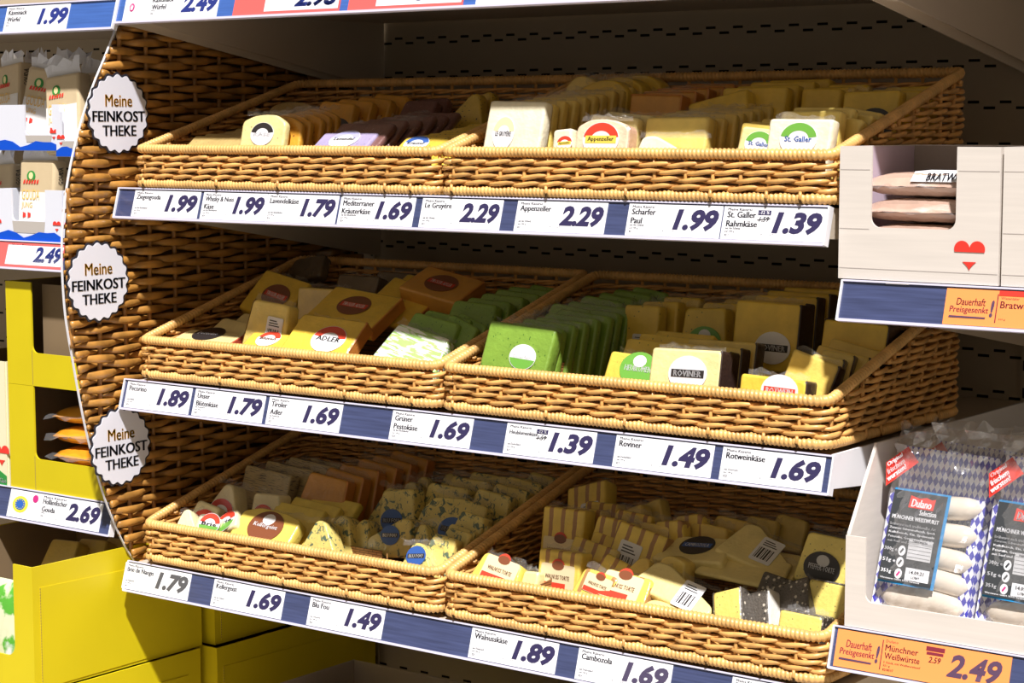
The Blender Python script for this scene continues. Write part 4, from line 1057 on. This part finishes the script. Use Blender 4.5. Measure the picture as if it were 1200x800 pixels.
for i, x0 in enumerate((1.2675, 1.4745, 1.6815)):
    W, H = .2035, .1575
    r = carton('sausage_carton', ['pale wood-patterned carton with window and red heart at right', 'second pale wood-patterned carton at the right frame edge', 'third pale wood-patterned carton further right on the shelf'][i],
               x0-.008, x0-.008+W, .0145, .21, -.1660, H, notch(W, H, .042, .150, .062, .012), M_wood, M_lilac, group='pale cartons on the right shelf', back_in=M_grey)  # darker back inner face paints in the shading of the interior
    plank_lines(r, W, H, (.012, .058, .131)) if False else None
    for z in (.013, .060): decal('board_line', rect(.001, z-.0004, W-.001, z+.0004) if z < .06 else rect(.001, z-.0004, .040, z+.0004), mat('print_wood_line', (.50, .45, .42), .6), r, -.0001, .0002)
    for xa, xb in ((.001, .040), (.152, W-.001)):
        decal('board_line', rect(xa, .1296, xb, .1304), MATS['print_wood_line'], r, -.0001, .0002)
    heart(r, .168, .036, .038)
    b = MB(); b.box((.065, -.004, -.0035), (.095, .002, -.0015)); b.build('closing_tab', M_wood, r)
    for j in range(4 if i == 0 else 1):
        zz = -.1655+.0185+j*.0305; t = empty('sausage_pack', (x0+.096, .086, zz), (0, 0, .02-.02*j), f'vacuum pack of grilled sausages {["lying lowest", "second from bottom", "third from bottom", "on top with white label"][j]} inside the '+['heart carton', 'second pale carton', 'third pale carton'][i], 'sausage pack')
        pillow('film_wrap', .175, .105, .032, M_vac, t, 0, j+3*i)
        for q_ in range(4): 
            s_ = pillow('sausage', .150, .021, .024, M_vac, t, 0, q_+9); s_.location = (0, -.036+.024*q_, .004)
        if j == 3:
            lb = MB(); lb.add([(-.02, -.052, .006), (.075, -.052, .006), (.075, -.040, .0175), (.075, .0, .0185), (-.02, .0, .0185), (-.02, -.040, .0175)], [(0, 1, 2, 5), (5, 2, 3, 4)]); l_ = lb.build('label', M_card, t)
            tx = text('label_print', 'BRATWURST', .0, .0, .062, .012, M_black, l_, 0, .02, 1); tx.rotation_euler = (-.75, 0, 0); tx.location = (.0, -.0525, .0075)
        fl = MB(); n = 12; V = []
        q = random.Random(i*5+j)
        for a in range(n+1):
            x = -.085+.17*a/n; V += [(x, -.051, 0), (x, -.058, q.uniform(-.003, .003)), (x, -.064, q.uniform(-.004, .005))]
        fl.add(V, [(3*a+c, 3*a+3+c, 3*a+4+c, 3*a+1+c) for a in range(n) for c in (0, 1)]); fl.build('film_edge', FILM, t)

# white carton with two weisswurst packs, lower right
W, H = .60, .109
x0 = 1.2755; z0 = -.5895
fr = [(0, 0), (W, 0), (W, .033), (.042, .033)]+[(.027+.010-.010*sin(a), .043-.010*cos(a)) for a in [i/6*pi/2 for i in range(7)]]+[(.0265, .112), (0, .112)]
cr = carton('sausage_carton', 'open white carton holding white sausage packs at lower right', x0, x0+W, .0145, .262, z0, .112, fr, M_wood, M_wood,
            side=[(.003, 0), (.25, 0), (.25, .214), (.072, .216), (.003, .114)], back_h=.213)
M_rhomb = mat('rhombus_print', (.85, .85, .9), .35, coat=.6)
nt = M_rhomb.node_tree; tc = nt.nodes.new('ShaderNodeTexCoord'); mp = nt.nodes.new('ShaderNodeMapping'); mp.inputs['Rotation'].default_value = (0, radians(45), 0); mp.inputs['Scale'].default_value = (1, 0, .62)
mp2 = nt.nodes.new('ShaderNodeMapping'); mp2.inputs['Scale'].default_value = (1, 0, .6); mp.inputs['Scale'].default_value = (1, 1, 1)
ck = nt.nodes.new('ShaderNodeTexChecker'); ck.inputs['Scale'].default_value = 170; ck.inputs['Color1'].default_value = (.05, .05, .42, 1); ck.inputs['Color2'].default_value = (.80, .80, .88, 1)
nt.links.new(tc.outputs['Object'], mp2.inputs[0]); nt.links.new(mp2.outputs[0], mp.inputs[0]); nt.links.new(mp.outputs[0], ck.inputs['Vector']); nt.links.new(ck.outputs['Color'], nt.nodes['Principled BSDF'].inputs['Base Color'])
M_wurst = mat('white_sausage', (.80, .70, .58), .3, coat=.8, var=.05, vscale=20, bump=.2, bscale=60)
M_lblk = mat('label_slate', (.045, .05, .055), .4, coat=.3); M_lblue = mat('label_blue', (.02, .28, .62), .4)
WP = []
def wurst_pack(x, y, lean, roll, label, z=-.5720):
    r = empty('white_sausage_pack', (x, y, z), (-radians(lean), radians(roll), 0), label, 'sausage pack'); r.scale = (.86, 1, 1)
    b = MB(); q = random.Random(int(x*100)); n, k = 14, 18; V = []
    for j in range(k+1):
        for i in range(n+1):
            u, v = i/n, j/k; V.append((.148*u-.002, .024+.002*sin(u*9+v*4), .205*v))
    b.add(V, [(j*(n+1)+i, j*(n+1)+i+1, (j+1)*(n+1)+i+1, (j+1)*(n+1)+i) for j in range(k) for i in range(n)], True); b.build('backing_sheet', M_rhomb, r)
    # narrow printed edge strips folded to the front
    for xa, xb in ((.0, .014), (.128, .146)):
        b = MB(); b.add([(xa, .0, .004), (xb, .004 if xa < .1 else .0, .004), (xb, .006 if xa < .1 else .002, .15), (xa, .002, .15)], [(0, 1, 2, 3)]); b.build('printed_strip', M_rhomb, r)
    for i in range(5):
        zc = .017+.030*i; b = MB(); pts = []; L = .130-.004*(i % 2)
        for a in range(13):
            t = a/12; pts.append((.012+.004*(i % 2)+L*t, .004+.003*sin(t*pi), zc+.004*sin(t*pi+i)))
        b.tube(pts, lambda a, an: .0148*(max(.02, 1-abs(2*a/12-1)**5))**.5, 14); b.build('sausage', M_wurst, r)
    l = MB(); n = 8; V = []
    for i in range(n+1):
        u = i/n; V += [(.011+.086*u, -.0135-.004*sin(u*pi), .034), (.011+.086*u+.004, -.0135-.004*sin(u*pi), .150)]
    ang = 0
    V2 = [(x_, y_+.0008, z_) for x_, y_, z_ in V]
    l.add(V, [(2*i, 2*i+2, 2*i+3, 2*i+1) for i in range(n)]); lo = l.build('label', M_lblue, r)
    yy = -.0182
    decal('label_panel', [(.0135, .0365), (.0945, .0365), (.0985, .1475), (.0175, .1475)], M_lblk, lo, yy, .0003)
    decal('brand_flag', [(.042, .128), (.080, .128), (.082, .142), (.076, .1405), (.068, .1425), (.058, .1405), (.044, .143)], M_red, lo, yy-.0004, .0003)
    text('label_print', 'Dulano', .046, .1295, .031, .0095, M_card, lo, yy-.001, .028, 2, .2)
    text('label_print', 'Selection', .060, .1205, .026, .0065, M_card, lo, yy-.0007, .02, 2, .2)
    text('label_print', 'MÜNCHNER WEISSWURST', .020, .1125, .072, .0062, M_card, lo, yy-.0007, .028, 1, .1)
    fine = 'Brühwurst nach traditioneller Art\nZutaten: Schweinefleisch, Speck\nKalbfleisch, Eis, Speisesalz\nPetersilie, Gewürze, Zwiebeln\nmit Senf und Zucker, Wasser'
    for i, t_ in enumerate(fine.split('\n')): text('label_print', t_, .019, .1045-.0052*i, .070, .0034, M_card, lo, yy-.0007, .02, 1)
    for i, t_ in enumerate(('300g e', '51g e', '351g')):
        text('label_print', t_, .0165, .072-.0135*i, .020-.004*(i > 1), .0058, M_card, lo, yy-.0007, .028, 1)
        decal('label_symbol', ell(.0435, .075-.014*i, .0056, .0062, 16), M_card, lo, yy-.0004, .0003)
        decal('label_symbol', [(.0405, .073-.014*i), (.0445, .0785-.014*i), (.0465, .077-.014*i), (.0425, .0715-.014*i)], M_lblk if i < 2 else M_pink, lo, yy-.0008, .0003)
    decal('nutrition_box', rect(.052, .066, .088, .091), mat('label_grey', (.62, .62, .64), .5), lo, yy-.0004, .0003)
    for i in range(5): decal('box_rule', rect(.053, .069+.0045*i, .087, .0693+.0045*i), M_black, lo, yy-.0008, .0002)
    text('label_print', 'Nährwerte', .058, .0875, .022, .0026, M_black, lo, yy-.001, .02, 1)
    decal('date_box', rect(.054, .041, .090, .056), M_card, lo, yy-.0004, .0003)
    text('label_print', '14.09.21', .060, .049, .022, .0042, M_black, lo, yy-.0012, .02, 1); text('label_print', 'L1784T', .064, .0435, .013, .003, M_black, lo, yy-.0012, .02, 1)
    text('label_print', 'Wurstwaren GmbH, 33775 Versmold', .017, .0385, .060, .0022, M_card, lo, yy-.0007, .02, 1)
    bn = MB(); dd, nn_ = (.79, .613), (-.613, .79); PP = (-.001, .150); bn.add([(PP[0], -.012, PP[1]), (PP[0]+dd[0]*.056, -.012, PP[1]+dd[1]*.056), (PP[0]+dd[0]*.050+nn_[0]*.027, -.009, PP[1]+dd[1]*.050+nn_[1]*.027), (PP[0]+dd[0]*.012+nn_[0]*.027, -.009, PP[1]+dd[1]*.012+nn_[1]*.027)], [(0, 1, 2, 3)])
    bo = bn.build('red_banner', M_red, r)
    for i, t_ in enumerate(('Original', 'frischem', 'wursten!')):
        t1 = text('banner_print', t_, 0, 0, .026+.003*i, .0068, M_card, bo, 0, .028, 2, .1)
        o_ = (.0175, .010, .0025)[i]; st_ = (.014, .010, .006)[i]; t1.location = (PP[0]+dd[0]*st_+nn_[0]*o_, -.0135, PP[1]+dd[1]*st_+nn_[1]*o_); t1.rotation_euler = (0, -radians(37.8), 0)
    # clear outer film, crinkled above the contents
    f = MB(); n, k = 16, 26; V = []; q = random.Random(3+int(x*50))
    for j in range(k+1):
        for i in range(n+1):
            u, v = i/n, j/k; e = max(0, 1-abs(2*u-1)**3)**.5*max(0, 1-abs(2*min(1, v*.86)-1)**4)**.5
            jit = .0015 if v < .8 else .006*(v-.8)/.2+.0015
            V.append((-.006+.160*u+q.uniform(-jit, jit), .012-.034*e+q.uniform(-jit, jit)*1.6, -.002+.232*v+(q.uniform(-.006, .006) if j == k else 0)))
    f.add(V, [(j*(n+1)+i, j*(n+1)+i+1, (j+1)*(n+1)+i+1, (j+1)*(n+1)+i) for j in range(k) for i in range(n)], False); f.build('clear_film', FILM, r)
wurst_pack(1.291, .052, 15, 2, 'white sausage pack with slate label nearest the carton side')
wurst_pack(1.427, .052, 14, 2, 'second white sausage pack, cut by the right frame edge')
wurst_pack(1.565, .052, 14, 2, 'third white sausage pack further right in the open carton')
wurst_pack(1.305, .112, 14, 3, 'white sausage pack behind the nearest one, its red banner showing')
wurst_pack(1.450, .112, 14, 3, 'white sausage pack behind the second one')

# ------------------------------------------------------------------ left bay: gouda cartons
def mountains(parent, W, h, seed, y=-.0003):
    q = random.Random(seed); n = 9; pts = [(0.0005, .0005), (W-.0005, .0005)]
    prof = [.55, .85, .98, .80, .35, .60, 1.0, .85, .9, .5]
    for i in range(n, -1, -1): pts.append((.0005+(W-.001)*i/n, h*prof[i % 10]*(.9+.2*q.random())))
    decal('mountain_print', pts, M_blueprint, parent, y)
def gouda_pack(x, y, z, w_, h, lean, roll, yaw, label, m_top=M_beige, low='white'):
    o = block('gouda_pack', 'rect', w_, h, .028, mat('pack_beige', (.66, .52, .32), .35, coat=.6, bump=.3, bscale=60), bev=.005, seed=int(x*999))
    o.location = (x, y, z); o.rotation_euler = (-radians(lean), radians(roll), radians(yaw)); tag(o, label, 'cheese pack', 'gouda packs in the white cartons')
    d = decal('lower_print', rect(-w_*.46, h*.03, w_*.46, h*.60), mat('pack_white', (.84, .82, .80), .35, coat=.5), o, -.0002)
    decal('hill_print', [(-w_*.46, h*.03), (w_*.46, h*.03), (w_*.46, h*.13), (w_*.3, h*.11), (w_*.1, h*.14), (-w_*.1, h*.12), (-w_*.25, h*.17), (-w_*.46, h*.12)], M_cream, d, -.0007)
    text('pack_print', 'GOUDA', -w_*.38, h*.50, w_*.50, h*.13, mat('print_pale_gold', (.85, .55, .12), .4), o, -.0014, .0, 2)
    text('pack_print', 'JUNG', -w_*.38, h*.38, w_*.30, h*.09, MATS['print_pale_gold'], o, -.0014, .0, 2)
    e = decal('emblem', ell(-w_*.14, h*.80, w_*.12, h*.07, 18), M_greenp, o, -.0004)
    decal('emblem_centre', ell(-w_*.14, h*.805, w_*.06, h*.045, 14), M_cream, e, -.0010)
    for i in range(6):
        xx = -w_*.36+w_*.075*i; decal('emblem_script', [(xx, h*.70), (xx+w_*.05, h*.71), (xx+w_*.065, h*.76), (xx+w_*.02, h*.745)], M_red, e, -.0008)
    for i in (0, 1): decal('bow_mark', [(-w_*.34+i*w_*.14, h*.27), (-w_*.26+i*w_*.14, h*.285), (-w_*.26+i*w_*.14, h*.33), (-w_*.34+i*w_*.14, h*.345)], M_red, o, -.0010)
    t = text('side_print', 'GOUDA', 0, 0, h*.22, .010, M_black, o, 0, .02, 1); t.rotation_euler = (0, -pi/2, pi/2); t.location = (w_*.5+.0006, .019, h*.70)
    # crimped clear film along the top
    b = MB(); V = []; q = random.Random(int(x*777)); n = 8
    for i in range(n+1):
        xx = -w_*.5+w_*i/n; V += [(xx, .008, h-.003), (xx+q.uniform(-.002, .002), .006, h+.008), (xx+q.uniform(-.003, .003), .004+q.uniform(-.006, .006), h+.014+q.uniform(0, .016))]
    b.add(V, [(3*a+c, 3*a+3+c, 3*a+4+c, 3*a+1+c) for a in range(n) for c in (0, 1)]); b.build('film_crimp', FILMW, o)
    return o
FILMW = mat('milky_film', (.75, .76, .82), .15, coat=1, bump=.5, bscale=80)
def gcarton(x0, x1, y0, z0, H, c0, c1, hb, label, seed):
    W = x1-x0
    r = carton('gouda_carton', label, x0, x1, y0, y0+.20, z0, H, notch(W, H, c0, c1, hb, .008), M_cartonw, M_cartonw, group='white and blue gouda cartons')
    decal('grey_panel', [(c0+.004, .014), (c1-.004, .014), (c1-.001, hb-.001), (c0+.001, hb-.001)], mat('print_grey', (.50, .46, .42), .5), r, -.0002)
    mountains(r, W, .017, seed, -.0007); heart(r, W-.014, .028, .019, -.0006); heart(r, .012, .028, .019, -.0006)
    decal('blue_foot', rect(.0005, .0005, W-.0005, .006), M_blueprint, r, -.0011)
    b = MB(); 
    return r
gcarton(-0.314, -0.140, .0145, -.1722, .085, .048, .132, .034, 'lower white gouda carton with blue mountains above the red framed card', 1)
gcarton(-0.492, -0.318, .0145, -.1722, .085, .048, .132, .034, 'lower white gouda carton at the left frame edge', 2)
gcarton(-0.137, -0.043, .0145, -.1722, .085, .020, .080, .034, 'lower white gouda carton tucked behind the wicker screen', 3)
gcarton(-.336, -.160, .030, -.0240, .075, .090, .158, .026, 'upper white gouda carton with red heart at the left', 4)
gcarton(-.157, -.040, .020, -.0330, .072, .012, .108, .026, 'upper white gouda carton beside the wicker screen edge', 5)
for px, topy, Y, wd, hh, ln, rl, yw, zb_, lab in (
    (38, 188, .030, .088, .130, 4, 0, 0, -.166, 'upright gouda pack in the lower white carton'),
    (84, 188, .075, .060, .125, 4, 8, 0, -.166, 'gouda pack half behind the wicker screen, lower tier'),
    (-2, 192, .060, .060, .120, 4, -3, 0, -.166, 'gouda pack at the far left of the lower tier'),
    (36, 80, .060, .085, .128, 8, 9, 6, -.018, 'tilted gouda pack leaning left in the upper carton'),
    (71, 86, .034, .082, .128, 6, -7, 0, -.027, 'beige gouda pack standing out of the upper carton'),
    (104, 84, .085, .070, .122, 6, -3, 0, -.027, 'white gouda pack behind the beige one'),
    (6, 74, .120, .075, .135, 6, -6, -10, -.010, 'greenish gouda pack in the rear of the upper tier'),
    (27, 74, .150, .060, .135, 6, 4, 0, -.010, 'narrow gouda pack in the rear of the upper tier'),
    (70, 74, .150, .090, .130, 6, 4, 0, -.010, 'gouda pack in the rear row with printed film top')):
    p = at(px, topy, Y); gouda_pack(p.x, Y, p.z-hh*cos(radians(ln)), wd, hh, ln, rl, yw, lab)

# yellow cartons stacked on the lower left shelf
def yellow(x0, x1, y0, y1, z0, H, c0, c1, hb, label):
    r = carton('yellow_carton', label, x0, x1, y0, y1, z0, H, notch(x1-x0, H, c0, c1, hb, .012), M_yel, M_kraft, group='yellow cartons in the left bay')
    b = MB(); b.box((c0-.0007, -.0004, .002), (c0-.0001, .0002, hb+.004)); b.build('crease', M_kraft, r)
    return r
yellow(-0.288, -0.043, .0145, .25, -.5880, .1765, .064, .246, .055, 'lower yellow carton holding orange cheese bags')
yellow(-0.288, -0.043, .0145, .25, -.4110, .1715, .064, .246, .055, 'upper yellow carton, its window empty and brown inside')
b = MB(); b.box((-.226, .040, -.400), (-.044, .043, -.244)); tag(b.build('brown_insert', M_kraft), 'brown card insert inside the upper yellow carton', 'carton insert')
M_ched = mat('bag_orange', (.85, .36, .02), .3, coat=1, var=.08, bump=.5, bscale=30)
for i in range(4):
    t = empty('cheese_bag', (-.138, .100, -.5655+.0350*i), (0, radians(1-1*i), .03*i), ['orange cheese bag lying lowest in the yellow carton', 'second orange cheese bag from the bottom', 'third orange cheese bag from the bottom', 'topmost orange cheese bag in the yellow carton'][i], 'cheese bag')
    pillow('cheese', .150, .11, .034, M_ched, t, 0, i+40)
    b = MB(); V = []; q = random.Random(i+60); n = 10
    for a in range(n+1):
        x = -.085+.17*a/n; V += [(x, -.048, .004), (x, -.060, q.uniform(-.002, .005)), (x, -.066, q.uniform(-.009, .006))]
    b.add(V, [(3*a+c, 3*a+3+c, 3*a+4+c, 3*a+1+c) for a in range(n) for c in (0, 1)]); b.build('bag_film', FILM, t)
c = carton('cream_carton', 'cream carton with red heart at the left frame edge', -0.475, -0.295, .0145, .2, -.588, .212, rect(0, 0, .178, .212), mat('carton_cream', (.80, .74, .50), .5), M_kraft)
heart(c, .165, .055, .040); decal('green_foot', [(0.001, .001), (.177, .001), (.177, .018), (.15, .030), (.12, .020), (.001, .024)], M_greenp, c, -.0003)
text('carton_print', 'Käse', .158, .006, .018, .008, M_card, c, -.0012, .02, 1)

# big yellow cartons on the base deck
def side_flap(r, W, pts, lab='flap'):
    b = MB(); b.prismx(pts, W, W+.0012); b.build(lab, M_yel, r)
def deck_box(x0, x1, y0, y1, z0, H, label, window=True):
    W = x1-x0; D = y1-y0
    r = carton('yellow_carton', label, x0, x1, y0, y1, z0, H, notch(W, H, .06, W-.045, .05, .02) if window else rect(0, 0, W, H), M_yel, M_kraft, group='large yellow cartons on the base deck')
    side_flap(r, W, [(.014, .004), (D-.03, .006), (D-.03, H*.80), (.014, H*.83)], 'side_flap')
    b = MB(); 
    for i in range(34): b.box((W+.0012, .0135, .01+i*H*.023), (W+.0016, .0145, .01+i*H*.023+H*.014))
    b.build('perforation', M_kraft, r)['kind'] = 'stuff'
    return r
Z1 = -.855
deck_box(-.33, -.020, -.166, .190, Z1, .197, 'big yellow carton standing foremost below the wicker screen')
deck_box(-.33, -.004, .205, .60, Z1, .185, 'yellow carton behind the foremost one', False)
deck_box(-.33, -.014, -.160, .180, Z1-.20, .1985, 'yellow carton under the foremost one', False)
deck_box(-.33, .010, .195, .60, Z1-.20, .1985, 'yellow carton at the back of the lower layer', False)
b = MB(); b.box((-2.2, -.25, -1.149), (2.2, .62, -1.062)); tag(b.build('base_deck', M_steel), 'long grey base deck under the big yellow cartons', 'deck')
for i in range(5):
    o = block('cheese_pack', 'trap', .085, .11, .028, C['gruy'], seed=i+400); o.location = (-.235+.034*i, .03+.032*i, Z1+.078); o.rotation_euler = (-.5, 0, .0)
    tag(o, f'yellow cheese pack in the big yellow carton, {["left end","second from left","middle","second from right","right end"][i]}', 'cheese pack', 'cheese packs in the big yellow carton')
# salad bag in the window of the foremost yellow carton
t = empty('salad_bag', (-.130, -.128, Z1+.008), (radians(90-8), 0, 0), 'clear bag with green and white print in the foremost carton window', 'bag')
M_bag = speck(speck(mat('bag_print', (.72, .75, .50), .25, coat=1, bump=.5, bscale=40), (.10, .42, .04), 22, .52, 'noise'), (.85, .85, .85), 14, .60, 'noise')
pl_ = pillow('bag_body', .10, .15, .030, M_bag, t, 0, 91); pl_.location = (0, .07, 0)
# grey open tray with round cheese boxes low in the middle
gt = carton('grey_tray', 'open grey card tray at the bottom of the picture', .17, .62, .02, .36, -1.0, .115, rect(0, 0, .45, .07), M_grey, M_grey)
b = MB(); b.box((-.335, .34, -1.06), (-.33, .35, -1.05))
for i in range(3):
    e_ = empty('round_cheese_box', (.25+.12*i, .20, -.9965), label=['round cheese box with green and orange lid at left of the grey tray', 'round cheese box in the middle of the grey tray', 'round cheese box at right of the grey tray'][i], cat='cheese box', group='round cheese boxes in the grey tray')
    q = MB(); pr = ell(0, 0, .055, .055, 32); q.add([(x, y, 0) for x, y in pr]+[(x, y, .088) for x, y in pr], [tuple(range(31, -1, -1)), tuple(range(32, 64))]+[(k, (k+1) % 32, 32+(k+1) % 32, 32+k) for k in range(32)], False); q.build('box_body', M_orange, e_)
    q = MB(); pr = ell(0, 0, .052, .052, 32); q.add([(x, y, .088) for x, y in pr]+[(x, y, .0895) for x, y in pr], [tuple(range(32, 64))]+[(k, (k+1) % 32, 32+(k+1) % 32, 32+k) for k in range(32)], False); q.build('lid', M_cream, e_)
    q = MB(); pr = ell(0, .02, .03, .018, 24); q.add([(x, y, .0897) for x, y in pr]+[(x, y, .0903) for x, y in pr], [tuple(range(24, 48))]+[(k, (k+1) % 24, 24+(k+1) % 24, 24+k) for k in range(24)], False); q.build('lid_label', M_greenp, e_)
deck_box(.65, 1.15, .05, .55, -1.05, .19, 'dark yellow carton in the shade below the bottom rail', False)
